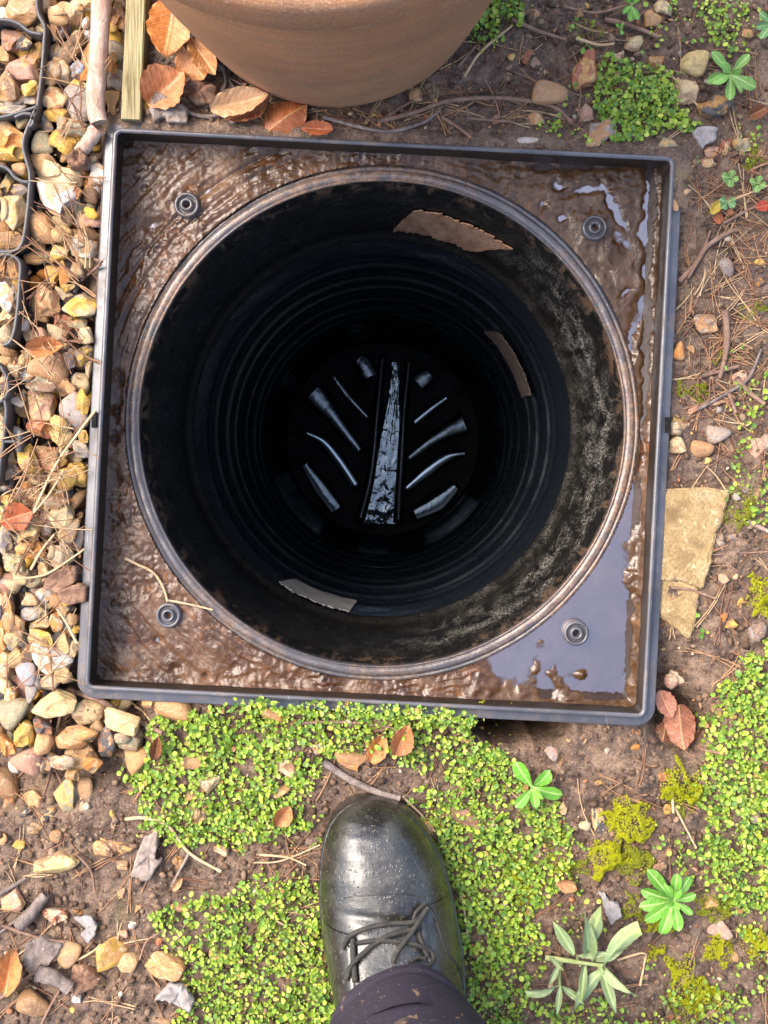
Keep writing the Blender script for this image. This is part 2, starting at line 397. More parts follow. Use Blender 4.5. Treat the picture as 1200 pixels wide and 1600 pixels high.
def m_cover():
    t = NT('creeping_leaves'); a = t.n('ShaderNodeAttribute', attribute_name='tint').outputs['Color']
    n = t.noise(t.obj(), 900, 2); c = t.mix(t.ramp(n, [(.35, 0), (.7, .5)]), a, (.6, .75, .5), 'MULTIPLY')
    b = t.n('ShaderNodeBsdfPrincipled', {'Base Color': c, 'Roughness': .42, 'Specular IOR Level': .4})
    tr = t.n('ShaderNodeBsdfTranslucent', {'Color': c})
    mx = t.n('ShaderNodeMixShader', {0: .22, 1: b.outputs[0], 2: tr.outputs[0]})
    t.t.links.new(mx.outputs[0], t.out.inputs['Surface']); return t.m
def m_bark(name, a, b_, fl, scale=60, stretch=(1, 1, 1)):
    t = NT(name); v = t.n('ShaderNodeMapping', {'Vector': t.obj(), 'Scale': stretch}).outputs[0]
    n1 = t.noise(v, scale, 5, .65, .3); n2 = t.noise(v, scale * 6, 4, .7)
    c = t.mix(t.ramp(n1, [(.35, 0), (.65, 1)]), a, b_); c = t.mix(t.ramp(n2, [(.60, 0), (.66, .85)]), c, fl)
    b = t.bump(n1, .5, .003); b = t.bump(n2, .6, .0012, b)
    return t.bsdf(color=c, rough=.75, normal=b, spec=.3)
def m_wood():
    t = NT('weathered_wood'); v = t.n('ShaderNodeMapping', {'Vector': t.obj(), 'Scale': (1, .03, 1)}).outputs[0]
    n1 = t.noise(v, 700, 5, .6, .2); n2 = t.noise(t.obj(), 22, 4, .6); n3 = t.noise(v, 260, 4, .6, .3)
    c = t.ramp(n1, [(.36, (.10, .075, .035)), (.5, (.27, .225, .12)), (.66, (.40, .345, .20))])
    c = t.mix(t.ramp(n3, [(.58, 0), (.66, .8)]), c, (.12, .09, .045))
    c = t.mix(t.ramp(n2, [(.4, 0), (.75, .45)]), c, (.20, .21, .075))
    return t.bsdf(color=c, rough=.8, normal=t.bump(n1, .7, .0015), spec=.25)

def m_puddle():
    m = m_water('puddle_water', (.036, .022, .015), 3.1, .02, 30, .07, (.95, .93, 1.0)); nt = m.node_tree
    p = [x for x in nt.nodes if x.type == 'BSDF_PRINCIPLED'][0]; o = [x for x in nt.nodes if x.type == 'OUTPUT_MATERIAL'][0]
    a = nt.nodes.new('ShaderNodeAttribute'); a.attribute_name = 'depth'; r = nt.nodes.new('ShaderNodeMapRange'); r.interpolation_type = 'SMOOTHSTEP'
    r.inputs['From Min'].default_value = .02; r.inputs['From Max'].default_value = .75; r.inputs['To Max'].default_value = .93; nt.links.new(a.outputs['Fac'], r.inputs['Value'])
    tr_ = nt.nodes.new('ShaderNodeBsdfTransparent'); mx = nt.nodes.new('ShaderNodeMixShader')
    nt.links.new(r.outputs[0], mx.inputs[0]); nt.links.new(tr_.outputs[0], mx.inputs[1]); nt.links.new(p.outputs[0], mx.inputs[2]); nt.links.new(mx.outputs[0], o.inputs['Surface']); return m
M = dict(soil=m_soil(), flint=m_stone('flint'), pebble=m_stone('pebble', False), grit=m_grit(),
         rim=m_rim(),
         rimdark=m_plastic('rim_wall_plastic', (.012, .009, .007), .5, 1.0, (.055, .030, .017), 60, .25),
         ring=m_ring(),
         grid=m_plastic('grid_plastic', (.035, .037, .044), .40, .6, (.12, .085, .06), 60, .6),
         skirt=m_skirt(),
         shaft=m_shaft(),
         mud=m_mud(), puddle=m_puddle(), sump=m_water('sump_water', (.006, .008, .010), 2.15, .06, 42, .22, (.66, .84, 1.0)), bench=m_water('wet_bench', (.010, .012, .015), 3.0, .14, 14, .10, (.62, .82, 1.0)), benchdim=m_water('dim_sheen_bench', (.010, .012, .015), 2.1, .20, 20, .22, (.66, .84, 1.0)),  # benchdim is a dimmer copy of bench; uneven sky sheen painted in
         leather=m_leather(), cloth=m_cloth(), pot=m_pot(), leaf=m_leaf('green_leaf'), dead=m_leaf('dead_leaf', True), cover=m_cover(),
         twig=m_bark('twig_bark', (.16, .085, .06), (.27, .17, .12), (.38, .29, .22), 120),
         straw=m_bark('needle_straw', (.42, .27, .15), (.55, .40, .24), (.30, .17, .09), 60),
         birch=m_bark('birch_bark', (.30, .17, .12), (.50, .39, .32), (.13, .07, .05), 110, (1, .5, 1)),
         bark=m_bark('brown_bark', (.13, .065, .04), (.26, .15, .095), (.42, .29, .20), 150, (.22, 1, 1)),
         greybark=m_bark('grey_bark', (.10, .075, .065), (.24, .19, .165), (.36, .31, .28), 110, (1, .5, 1)),
         wood=m_wood(), floor=m_plastic('silty_floor', (.003, .004, .005), .45, .15, (.012, .012, .012), 25, .05), tape=m_bark('brown_tape', (.22, .105, .055), (.42, .25, .16), (.10, .06, .045), 70, (1, 1, .3)),
         greytape=m_bark('grey_tape', (.26, .25, .23), (.44, .42, .38), (.12, .10, .09), 60, (.4, 1, .4)),
         lace=m_plastic('lace_cord', (.022, .022, .02), .7, .5, (.10, .08, .06), 90, .3),
         black=m_plastic('slot_shade_black', (.004, .004, .004), .7, 0, (0, 0, 0), 20, .2),
         white=m_bark('pale_flake', (.17, .125, .10), (.33, .275, .235), (.11, .07, .05), 160), chalk=m_bark('white_flake', (.22, .19, .175), (.34, .315, .30), (.14, .10, .085), 170))

# ------------------------------------------------------------------ frame of reference of the drain
FC = np.array(W(593.5, 661)[:2]); FROT = math.radians(-2.95)
_c, _s = math.cos(FROT), math.sin(FROT)
def to_local(x, y):
    dx, dy = x - FC[0], y - FC[1]; return dx * _c + dy * _s, -dx * _s + dy * _c
def to_world(u, v): return FC[0] + u * _c - v * _s, FC[1] + u * _s + v * _c

# ------------------------------------------------------------------ ground
def pxy(x, y, z=-0.02):
    s = FPX / (CAM_H - z); return 600 + x * s, 690 - y * s
BOOT = [(1250, 578, 584), (1254, 553, 607), (1261, 538, 625), (1272, 525, 642), (1290, 513, 659), (1315, 505, 677), (1350, 499, 694), (1400, 498, 708), (1450, 501, 718),
        (1500, 509, 726), (1550, 521, 728), (1600, 533, 724), (1650, 540, 715), (1700, 545, 706), (1750, 552, 700), (1785, 566, 687), (1800, 585, 668), (1804, 620, 634)]
BOOTPOLY = [(l, p) for p, l, r in BOOT] + [(r, p) for p, l, r in BOOT[::-1]]
def bl(px, py, x, y, rx, ry=None, ang=0):
    ry = ry or rx; a = math.radians(ang); dx, dy = px - x, py - y
    u = dx * math.cos(a) + dy * math.sin(a); w = -dx * math.sin(a) + dy * math.cos(a)
    return np.exp(-((u / rx) ** 2 + (w / ry) ** 2))
def gravel_mask(px, py):
    e = 150 - (py - 400) * .035
    a = 1 - sstep(e, e + 40, px + 14 * fbm(px / 60, py / 60, 5))
    lim = 1225 - .55 * np.clip(px, 0, 300) * 0 
    b = 1 - sstep(lim - 30, lim + 60, py + 30 * fbm(px / 70, py / 70, 6))
    low = (1 - sstep(200, 240, px)) * sstep(1080, 1110, py)
    return np.clip(np.maximum(a, low) * b, 0, 1)
def ground_z(x, y):
    x = np.asarray(x, float); y = np.asarray(y, float)
    px, py = pxy(x, y)
    near = np.exp(-np.maximum(0, np.hypot(x, y + .05) - .7) ** 2 / .5)
    z = -.019 + .007 * fbm(x * 9, y * 9, 1, 3) + .0060 * fbm(x * 45, y * 45, 2, 3) * near + .0042 * np.abs(fbm(x * 130, y * 130, 4, 3)) * near + .0022 * fbm(x * 300, y * 300, 3, 2) * near
    z += .03 * fbm(x * 1.2, y * 1.2, 8, 2) * (1 - near)
    g = gravel_mask(px, py)
    z = z * (1 - g) + g * (-.046 + .004 * fbm(x * 40, y * 40, 9, 2))
    # soil banked over the flange along the top edge
    lu, lv = to_local(x, y); d = np.maximum(np.abs(lu), np.abs(lv)) - .2535
    top = (lv > .2) * (lu > -.22)
    bank = np.maximum(top * 1.0, (lu < -.2) * (lv > .08) * .8) * np.exp(-np.maximum(d, 0) / .016) * (d < .10)
    z = z * (1 - bank) + bank * (-.0045 + .0022 * fbm(x * 120, y * 120, 14, 3))
    # hollows by the bottom edge
    z -= .13 * sstep(.22, .62, np.maximum(bl(px, py, 797, 1138, 54, 26), bl(px, py, 852, 1138, 36, 22)) + .10 * fbm(px / 12, py / 12, 15, 2))
    z -= .060 * bl(px, py, 1066, 1132, 42, 46) + .022 * bl(px, py, 1045, 1060, 30, 50)
    z += .010 * bl(px, py, 930, 1185, 120, 40) + .006 * bl(px, py, 1010, 1215, 60, 30)
    # boot presses the soil flat
    b = bl(px, py, 612, 1480, 120, 230); z = z * (1 - sstep(.35, .7, b)) + (-.021) * sstep(.35, .7, b)
    # raked mud hollow lower left
    z -= .006 * bl(px, py, 120, 1370, 110, 50)
    return z
def axis(lo, hi, step, far):
    a = np.arange(lo, hi + step / 2, step); s = step; L = [a[0]]; R = [a[-1]]
    while R[-1] < far: s *= 1.22; R.append(R[-1] + s)
    s = step
    while L[-1] > -far: s *= 1.22; L.append(L[-1] - s)
    return np.concatenate([L[:0:-1], a, R[1:]])
gx, gy = axis(-.37, .37, .0024, 40), axis(-.55, .42, .0024, 40)
X, Y = np.meshgrid(gx, gy, indexing='ij'); Z = ground_z(X, Y)
f = grid_faces(len(gx), len(gy))
cx = (X[:-1, :-1] + X[1:, 1:]).ravel() / 2; cy = (Y[:-1, :-1] + Y[1:, 1:]).ravel() / 2
lu, lv = to_local(cx, cy); keep = np.maximum(np.abs(lu), np.abs(lv)) > .2435
f = f[keep]
_gz_full = ground_z
def ground_z(x, y):
    x = np.asarray(x, float); y = np.asarray(y, float)
    i = np.clip(np.searchsorted(gx, x) - 1, 0, len(gx) - 2); j = np.clip(np.searchsorted(gy, y) - 1, 0, len(gy) - 2)
    fx = (x - gx[i]) / (gx[i + 1] - gx[i]); fy = (y - gy[j]) / (gy[j + 1] - gy[j])
    return (Z[i, j] * (1 - fx) + Z[i + 1, j] * fx) * (1 - fy) + (Z[i, j + 1] * (1 - fx) + Z[i + 1, j + 1] * fx) * fy
tag(link('ground', mesh_np('ground', np.stack([X.ravel(), Y.ravel(), Z.ravel()], 1), f), M['soil']), kind='structure')

# ------------------------------------------------------------------ drain frame
ZT = -.050
RC = np.array(W(596.5, 661.5, -.045)[:2])      # ring centre
frame = empty('drain_frame', (FC[0], FC[1], ZT - .01), 'square black plastic drain frame with round opening and muddy tray', 'drain frame')
FOFF = (FC[0], FC[1], ZT - .01)
def sq_sweep(profile, r0, h0):
    V = []
    for h, z in profile:
        p = rsq(h, max(.003, r0 + (h - h0))); w = to_world(p[:, 0], p[:, 1]); V.append(np.stack([w[0], w[1], np.full(len(p), z)], 1))
    n = len(V[0]); return np.concatenate(V), grid_faces(len(profile), n, False, True)
def frame_part(name, profile, mat, r0=.0085, h0=.245, off=FOFF, par=frame):
    v, f = sq_sweep(profile, r0, h0); return link(name, mesh_np(name, v - np.array(off), f[:, ::-1]), mat, par)
frame_part('rim', [(.2404, -.0016), (.2410, -.0003), (.2424, .0002), (.2438, -.0002), (.2446, -.0014), (.2449, -.0068)], M['rim'])
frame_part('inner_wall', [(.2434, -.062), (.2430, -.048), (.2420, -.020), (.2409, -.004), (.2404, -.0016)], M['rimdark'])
frame_part('flange', [(.2449, -.0068), (.2465, -.0075), (.2520, -.0080), (.2531, -.0087), (.2536, -.0105), (.2538, -.030), (.2520, -.034), (.2460, -.034)], M['rim'])
v, f = lathe([(.2380, -.066), (.2378, -.0480), (.2371, -.0468), (.2358, -.0464), (.2348, -.0468), (.2342, -.0484), (.2335, -.0486), (.2329, -.0460), (.2322, -.0446), (.2306, -.0440), (.2296, -.0440), (.2291, -.0449), (.2285, -.0449), (.2280, -.0434), (.2262, -.0428), (.2240, -.0427),
              (.2222, -.0430), (.2214, -.0440), (.2207, -.0441), (.2202, -.0424), (.2195, -.0422), (.2189, -.0432), (.2184, -.050)], 260, RC)
nz = .0009 * fbm(v[:, 0] * 160, v[:, 1] * 160, 31, 3) + .0010 * fbm(v[:, 0] * 34, v[:, 1] * 34, 33, 3); v[:, 2] += nz
link('opening_ring', mesh_np('opening_ring', v - np.array(FOFF), f), M['ring'], frame)
for k, (bx, by, tone) in enumerate([(291, 319, 'ring'), (930, 355, 'ring'), (262, 962, 'rim'), (901, 990, 'rim')]):
    x, y, _ = W(bx, by, -.034); off = np.array(FOFF)
    v, f = lathe([(.0118, -.056), (.0116, -.0375), (.0108, -.0352), (.0096, -.0348), (.0086, -.0352), (.0080, -.0385), (.0078, -.0388), (.0062, -.0388), (.0058, -.0345), (.0050, -.0336), (.0036, -.0338), (.0030, -.0350), (.0026, -.044), (.0003, -.0445)], 36, (x, y))
    b = link('screw_boss', mesh_np('screw_boss', v - off, f), M[tone], frame)
for sxp, syp in [(147, 656), (1044, 664)]:
    x, y, _ = W(sxp, syp, -.006); mb = MB()
    u0 = .0022; hh = .0068
    v = np.array([(x + a * u0, y + b_ * hh, -.0066 + c * .0016) for a in (-1, 1) for b_ in (-1, 1) for c in (-1, 1)])
    fq = [(0, 1, 3, 2), (4, 6, 7, 5), (0, 4, 5, 1), (2, 3, 7, 6), (0, 2, 6, 4), (1, 5, 7, 3)]
    mb.add(v, fq); link('latch_slot_dark', mb.mesh('latch_slot_dark', False, FOFF), M['black'], frame)  # solid black box on the flange; its colour stands for the slot's shade

# tray floor: mud as a height field, water where the mud dips under the water level
WL = -.0452
n = 420; u = np.linspace(-.2428, .2428, n); U, V_ = np.meshgrid(u, u, indexing='ij'); wx, wy = to_world(U, V_)
px, py = pxy(wx, wy, -.045)
r = np.hypot(wx - RC[0], wy - RC[1])
rug = fbm(wx * 55, wy * 55, 41, 4); fine = np.abs(fbm(wx * 150, wy * 150, 47, 3)); wr = np.abs(fbm(wx * 32 + .4 * rug, wy * 70, 44, 3))
amp = sstep(-.35, .45, fbm(wx * 16, wy * 16, 46, 2)); ang_ = np.arctan2(wy - RC[1], wx - RC[0])
swp = np.abs(fbm(r * 150 + .6 * rug, ang_ * 2.2 + 20, 49, 3))
mz = -.0426 + .0016 * rug + (.3 + amp) * (.0011 * (1 - 2 * wr) + .0011 * (1 - 2 * fine)) + (1.2 - amp) * .0014 * (1 - 2 * swp)
right = sstep(700, 800, px)
tr = right * (1 - sstep(560, 720, py)); br = sstep(720, 800, px) * sstep(700, 800, py)
streak = fbm((px + .25 * py) / 30, (py - .1 * px) / 75, 52, 3)
mz = mz * (1 - tr) + tr * (-.0441 + .0017 * streak + .0009 * rug + .0004 * (1 - 2 * fine))
# grooves in TL: concentric scars
for rad, amp in ((.262, .0016), (.250, .0013)):
    mz -= amp * np.exp(-((r - rad) / .0016) ** 2) * (1 - sstep(480, 560, px)) * (1 - sstep(480, 560, py))
mz = mz * (1 - br) + br * (-.0490 + .0007 * rug)
jit = fbm(px / 14, py / 14, 57, 3)
jx_, jy_ = px + 9 * fbm(px / 17, py / 17, 58, 3), py + 9 * fbm(px / 17, py / 17, 59, 3)
def add(x, y, rx, ry, h, a=0):
    global mz
    mz = mz + h * bl(jx_, jy_, x, y, rx, ry, a) * (1 + .5 * jit)
for a in [(868, 1062, 12, 26, .0052, -30), (905, 1052, 20, 11, .0052, -20), (901, 990, 24, 24, .0042, 0), (845, 1003, 10, 8, .004, 0), (890, 1085, 20, 9, .0045, 0), (780, 1075, 70, 20, .0040, 0),
          (835, 1040, 14, 26, .0035, 30), (950, 1105, 110, 9, .0045, 0), (985, 860, 20, 60, .0035, 8), (998, 1000, 9, 110, .0052, 1), (1005, 850, 8, 60, .0048, 2), (985, 905, 10, 18, .0042, 0), (985, 1070, 9, 22, .0042, 0),
          (932, 356, 30, 30, .003, 0), (240, 352, 24, 16, -.0045, -20), (250, 1000, 8, 7, -.003, 0), (680 - 455, 917, 14, 10, -.0034, 0), (277, 1046, 9, 7, -.0045, 0), (322, 1057, 6, 5, -.004, 0),
          (320, 297, 9, 11, -.003, 0), (185, 590, 6, 10, -.006, 0), (182, 640, 6, 12, -.006, 0), (180, 690, 6, 8, -.006, 0), (184, 745, 7, 10, -.006, 0),
          (955, 315, 5, 34, -.0035, -25), (968, 345, 6, 22, -.003, -30), (965, 372, 20, 8, -.003, 40), (1012, 330, 6, 36, -.0032, 8), (1012, 370, 12, 10, -.003, 0), (872, 290, 12, 6, -.003, 20), (845, 322, 6, 10, -.003, 20),
          (858, 262, 8, 5, -.003, 0), (842, 262, 6, 6, -.003, 0), (1013, 420, 6, 160, -.004, 2), (1016, 290, 6, 50, -.004, 0), (1000, 470, 10, 12, -.003, 0), (1006, 620, 6, 160, -.0045, 2), (988, 530, 5, 40, -.003, 12), (915, 300, 40, 5, -.0025, -10), (880, 340, 9, 5, -.003, 30), (945, 420, 12, 6, -.003, 60), (900, 262, 80, 4, -.003, 2), (975, 455, 9, 6, -.003, -20)]:
    add(*a)
mud_edge = np.exp(-np.abs(.2428 - np.maximum(np.abs(U), np.abs(V_))) / .003); mz += .0022 * mud_edge * (1 - tr) * (1 + .8 * rug) + .0034 * br * np.exp(-np.abs(.2428 - np.maximum(np.abs(U), np.abs(V_))) / .007) * (1 + .9 * rug)
mv = np.stack([wx.ravel(), wy.ravel(), mz.ravel()], 1); f = grid_faces(n, n)
rc = r[:-1, :-1].ravel(); f = f[rc > .2325]
me_ = mesh_np('mud', mv, f); at = me_.attributes.new('wet', 'FLOAT', 'POINT'); at.data.foreach_set('value', np.clip(np.maximum(tr, br) * (1 - .5 * sstep(.0, .5, rug)), 0, 1).astype(np.float32).ravel())
mud = tag(link('mud', me_, M['mud']), 'wet brown mud smeared over the tray of the square frame', 'mud', kind='stuff')
low = mz < WL + .0002
lowc = (low[:-1, :-1] | low[1:, :-1] | low[:-1, 1:] | low[1:, 1:]).ravel()
f = grid_faces(n, n)[(rc > .2325) & lowc]
used = np.unique(f); remap = -np.ones(n * n, int); remap[used] = np.arange(len(used))
wv = mv[used].copy(); wv[:, 2] = WL
me_ = mesh_np('puddle_water', wv, remap[f]); at = me_.attributes.new('depth', 'FLOAT', 'POINT'); at.data.foreach_set('value', np.clip((WL - mv[used, 2]) / .0016, 0, 1).astype(np.float32))
tag(link('puddle_water', me_, M['puddle']), kind='structure')

# ------------------------------------------------------------------ access shaft
def shear(z): return -.012 * np.clip((-z - .05) / 1.15, 0, 1)
ZB = -1.20
prof = [(.2186, -.046), (.2180, -.060), (.2165, -.085), (.2160, -.088), (.2150, -.090), (.2140, -.150), (.2120, -.235), (.2115, -.255), (.2080, -.262), (.2045, -.264), (.2035, -.268), (.2040, -.274)]
shaft = empty('access_shaft', (RC[0], RC[1], ZB), 'black round plastic shaft going down inside the square frame', 'shaft')
SOFF = np.array((RC[0], RC[1], ZB))
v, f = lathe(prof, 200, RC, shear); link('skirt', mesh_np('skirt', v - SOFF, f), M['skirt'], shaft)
prof = [(.2040, -.2745), (.2035, -.30), (.2030, -.345)]; z = -.35; k = 0
while z > -1.00:
    a = (.0046, .0060, .0036, .0078, .0050, .0060, .0040)[k % 7]; st = (.050, .034, .062, .040, .056, .030, .046)[k % 7]; w0 = .2030 - .0003 * k
    prof += [(w0, z), (w0 - .0002, z - st * .55), (w0 - a * .25, z - st * .60), (w0 - a * .60, z - st * .635), (w0 - a * .85, z - st * .67), (w0 - a, z - st * .74), (w0 - a * .9, z - st * .86), (w0, z - st * .98)]; z -= st; k += 1
prof += [(w0, z), (.1985, z - .02), (.1950, z - .05), (.1900, z - .09), (.1830, z - .125), (.1765, ZB + .03), (.1735, ZB - .004)]
v, f = lathe(prof, 160, RC, shear); link('corrugated_wall', mesh_np('corrugated_wall', v - SOFF, f), M['shaft'], shaft)

# chamber base with its benching and channels
bc = np.array([RC[0], RC[1] + float(shear(ZB))])
base = empty('chamber_base', (bc[0], bc[1], ZB - .03), 'black chamber base with herringbone channels at the bottom of the shaft', 'chamber base')
BOFF = np.array((bc[0], bc[1], ZB - .03))
v, f = lathe([(.1745, ZB - .002), (.155, ZB - .004), (.12, ZB - .008), (.06, ZB - .012), (.001, ZB - .016)], 96, bc); link('floor', mesh_np('floor', v - BOFF, f), M['floor'], base)
def strip(pts, wid, z, th=.018, tilt=0.0):
    """raised channel bench: flat-topped bar following px points"""
    P = catmull(np.array([W(a, b, z)[:2] for a, b in pts]), 8); m = len(P)
    tg = np.gradient(P, axis=0); tg /= np.linalg.norm(tg, axis=1)[:, None]; nn = np.stack([-tg[:, 1], tg[:, 0]], 1)
    wv = np.interp(np.linspace(0, 1, m), np.linspace(0, 1, len(wid)), wid)[:, None] / 2 * (CAM_H - z) / FPX
    L, R_ = P - nn * wv, P + nn * wv; b = .0025
    rows = []; k = 9
    for off, h in ((-1.25, 0), (-1.08, .55), (-.92, .90), (-.62, .985), (0, 1.0), (.62, .985), (.92, .90), (1.08, .55), (1.25, 0)):
        rows.append(np.c_[P + nn * wv * off, np.full(m, z - th + th * h) + tilt * off])
    v = np.stack(rows, 1).reshape(-1, 3); f = grid_faces(m, k)[:, ::-1]
    caps = np.array([[0, 1, 2, 3], [0, 3, 4, 5], [0, 5, 6, 7]]); caps = np.vstack([caps, (caps + (m - 1) * k)[:, ::-1]])
    return v, np.vstack([f, caps])
ZC = ZB + .012
for nb, (pts, wd) in enumerate([([(577, 655), (545, 620), (520, 588)], (7, 9, 9)), ([(565, 708), (528, 660), (500, 625), (488, 612)], (9, 13, 22, 24)), ([(558, 762), (530, 720), (505, 690), (478, 676)], (10, 11, 10, 7)), ([(528, 800), (500, 762), (474, 722)], (16, 16, 8)),
                ([(580, 590), (570, 570), (560, 560)], (20, 18, 14)),
                ([(645, 662), (672, 640), (700, 620)], (8, 9, 8)), ([(636, 718), (670, 692), (705, 672), (728, 662)], (8, 10, 16, 22)), ([(632, 766), (668, 736), (700, 714), (728, 708)], (8, 12, 11, 6)), ([(645, 806), (685, 786), (715, 758)], (14, 20, 10)),
                ([(652, 600), (664, 590), (672, 584)], (20, 20, 14))]):
    v, f = strip(pts, [q * 1.45 for q in wd], ZC); link('channel_bench', mesh_np('channel_bench', v - BOFF, f), M['bench' if nb in (2, 5, 7) else 'benchdim'], base)  # some bars take the brighter copy, so their sky sheen is set by material
for pts, wd in [([(598, 556), (590, 640), (580, 740), (562, 815)], (9, 10, 12, 14)), ([(640, 560), (632, 640), (626, 740), (622, 818)], (10, 10, 12, 14))]:
    v, f = strip(pts, wd, ZC + .012, .03); link('channel_wall', mesh_np('channel_wall', v - BOFF, f), M['shaft'], base)
P = np.array([W(a, b, ZB)[:2] for a, b in [(618, 566), (614, 640), (603, 740), (592, 818)]]); P = catmull(P, 14); m = len(P)
wd = np.interp(np.linspace(0, 1, m), [0, .3, .6, 1], [.006, .010, .020, .032])
rows = [np.c_[P[:, 0] + wd * k, P[:, 1], np.full(m, ZB + .002) + .0012 * fbm(P[:, 0] * 90 + k * 5, P[:, 1] * 90, 71, 2)] for k in np.linspace(-1, 1, 13)]
v = np.stack(rows, 1).reshape(-1, 3)
tag(link('channel_water', mesh_np('channel_water', v, grid_faces(m, 13)[:, ::-1]), M['sump']), kind='structure')

# strips of tape stuck inside the shaft
def wall_r(z): return float(np.interp(-z, [.046, .09, .15, .235, .255, .268, .285, 1.1], [.2186, .215, .214, .212, .2115, .2035, .2035, .2000]))
def tape(corners, mat, label, inset):
    """corners in px: top-left, top-right, bottom-right, bottom-left seen on the wall, each with its depth"""
    mb = []
    q = []
    for (a, b, z) in corners:
        x, y, _ = W(a, b, z); q.append((math.atan2(y - RC[1] - float(shear(z)), x - RC[0]), z))
    nu, nv = 44, 8; pts = np.zeros((nu, nv, 2, 3))
    for i in range(nu):
        for j in range(nv):
            s, t = i / (nu - 1), j / (nv - 1)
            t = t + (.10 * float(fbm(np.array(i * .8), np.array(inset * 9000 + (j > 2) * 7), 21, 2))) * abs(2 * t - 1) ; s = s + .03 * float(fbm(np.array(j * 1.3), np.array(inset * 8000 + (i > 9) * 5), 22, 2)) * abs(2 * s - 1) ** 3
            an = (q[0][0] * (1 - s) + q[1][0] * s) * (1 - t) + (q[3][0] * (1 - s) + q[2][0] * s) * t
            z = (q[0][1] * (1 - s) + q[1][1] * s) * (1 - t) + (q[3][1] * (1 - s) + q[2][1] * s) * t
            for k, ins in enumerate((inset, inset + .0012)):
                rr = wall_r(z) - ins - .0010 * float(fbm(np.array(i * .12), np.array(j * .3 + inset * 5000), 25, 2))
                pts[i, j, k] = (RC[0] + rr * math.cos(an), RC[1] + float(shear(z)) + rr * math.sin(an), z)
    v = pts.reshape(-1, 3); idx = lambda i, j, k: (i * nv + j) * 2 + k; F = []
    for i in range(nu - 1):
        for j in range(nv - 1):
            F.append((idx(i, j, 1), idx(i + 1, j, 1), idx(i + 1, j + 1, 1), idx(i, j + 1, 1)))
    for i in range(nu - 1):
        F.append((idx(i, 0, 0), idx(i + 1, 0, 0), idx(i + 1, 0, 1), idx(i, 0, 1))); F.append((idx(i, nv - 1, 1), idx(i + 1, nv - 1, 1), idx(i + 1, nv - 1, 0), idx(i, nv - 1, 0)))
    for j in range(nv - 1):
        F.append((idx(0, j, 0), idx(0, j, 1), idx(0, j + 1, 1), idx(0, j + 1, 0))); F.append((idx(nu - 1, j, 1), idx(nu - 1, j, 0), idx(nu - 1, j + 1, 0), idx(nu - 1, j + 1, 1)))
    c = v.mean(0); o = link('tape_strip', mesh_np('tape_strip', v - c, np.array(F), False), mat, None, tuple(c)); tag(o, label, 'tape'); return o
tape([(650, 330, -.13), (800, 388, -.13), (728, 408, -.245), (612, 358, -.245)], M['tape'], 'wide brown tape strip stuck on the shaft wall below the top edge', .0015)
tape([(432, 915, -.275), (545, 963, -.275), (557, 940, -.385), (460, 907, -.385)], M['greytape'], 'grey tape strip stuck low on the shaft wall near the bottom edge', .0015)
tape([(780, 520, -.50), (828, 618, -.50), (815, 622, -.60), (755, 520, -.60)], M['greybark'], 'narrow grey tape strip deep on the right side of the shaft', .0085)

# ------------------------------------------------------------------ terracotta pot
pc = W(522, -78, -.02)
pot = empty('plant_pot', (pc[0], pc[1], -.022), 'large round terracotta plant pot standing above the frame', 'pot')
prof = [(.02, .001), (.134, .001), (.139, .004), (.1412, .010)] + [(.1415 + .036 * t + .003 * math.sin(3.1 * t), .012 + .34 * t) for t in np.linspace(0, 1, 24)] + [(.186, .356), (.189, .365), (.189, .395), (.186, .402), (.176, .402), (.172, .396), (.170, .36)]
v, f = lathe(prof, 160); an = np.arctan2(v[:, 1], v[:, 0]); rr = np.hypot(v[:, 0], v[:, 1])
k = 1 + .0025 * fbm(an * 3 + 20, v[:, 2] * 60, 81, 3); v[:, 0] *= k; v[:, 1] *= k
link('pot_wall', mesh_np('pot_wall', v, f), M['pot'], pot)
v, f = lathe([(.174, .368), (.1, .374), (.002, .371)], 48); link('potting_soil', mesh_np('potting_soil', v, f), M['soil'], pot)

# ------------------------------------------------------------------ plank, birch stick
def bar(name, pts, wid, ztop, th, mat, label, cat, bev=.0012):
    P = np.array([W(a, b, ztop)[:2] for a, b in pts]); t = np.linspace(0, 1, 24)[:, None]; P = P[0] * (1 - t) + P[1] * t; m = len(P)
    tg = P[-1] - P[0]; tg /= np.linalg.norm(tg); nn = np.array([-tg[1], tg[0]]); w = wid / 2 * (CAM_H - ztop) / FPX
    prof = [(-w, -th), (-w, -bev), (-w + bev, 0), (w - bev, 0), (w, -bev), (w, -th)]
    rows = [np.c_[P + nn * (a + .0003 * fbm(np.arange(m) * .7, np.full(m, a * 300), 5, 2)[:, None]), np.full(m, ztop + b)] for a, b in prof]
    v = np.stack(rows, 1).reshape(-1, 3); f = grid_faces(m, 6, False, True)
    caps = np.array([[0, 1, 2, 3], [0, 3, 4, 5]]); f = np.vstack([f, caps, (caps + (m - 1) * 6)[:, ::-1]])
    c = v.mean(0); c[2] = ztop - th; ang = math.atan2(tg[1], tg[0]) - math.pi / 2
    o = link(name, mesh_np(name, v - c, f, False), mat, None, tuple(c)); return tag(o, label, cat)
bar('wooden_batten', [(219, -160), (204, 186)], 31, .002, .03, M['wood'], 'pale weathered wooden batten beside the pot and above the frame corner', 'batten')

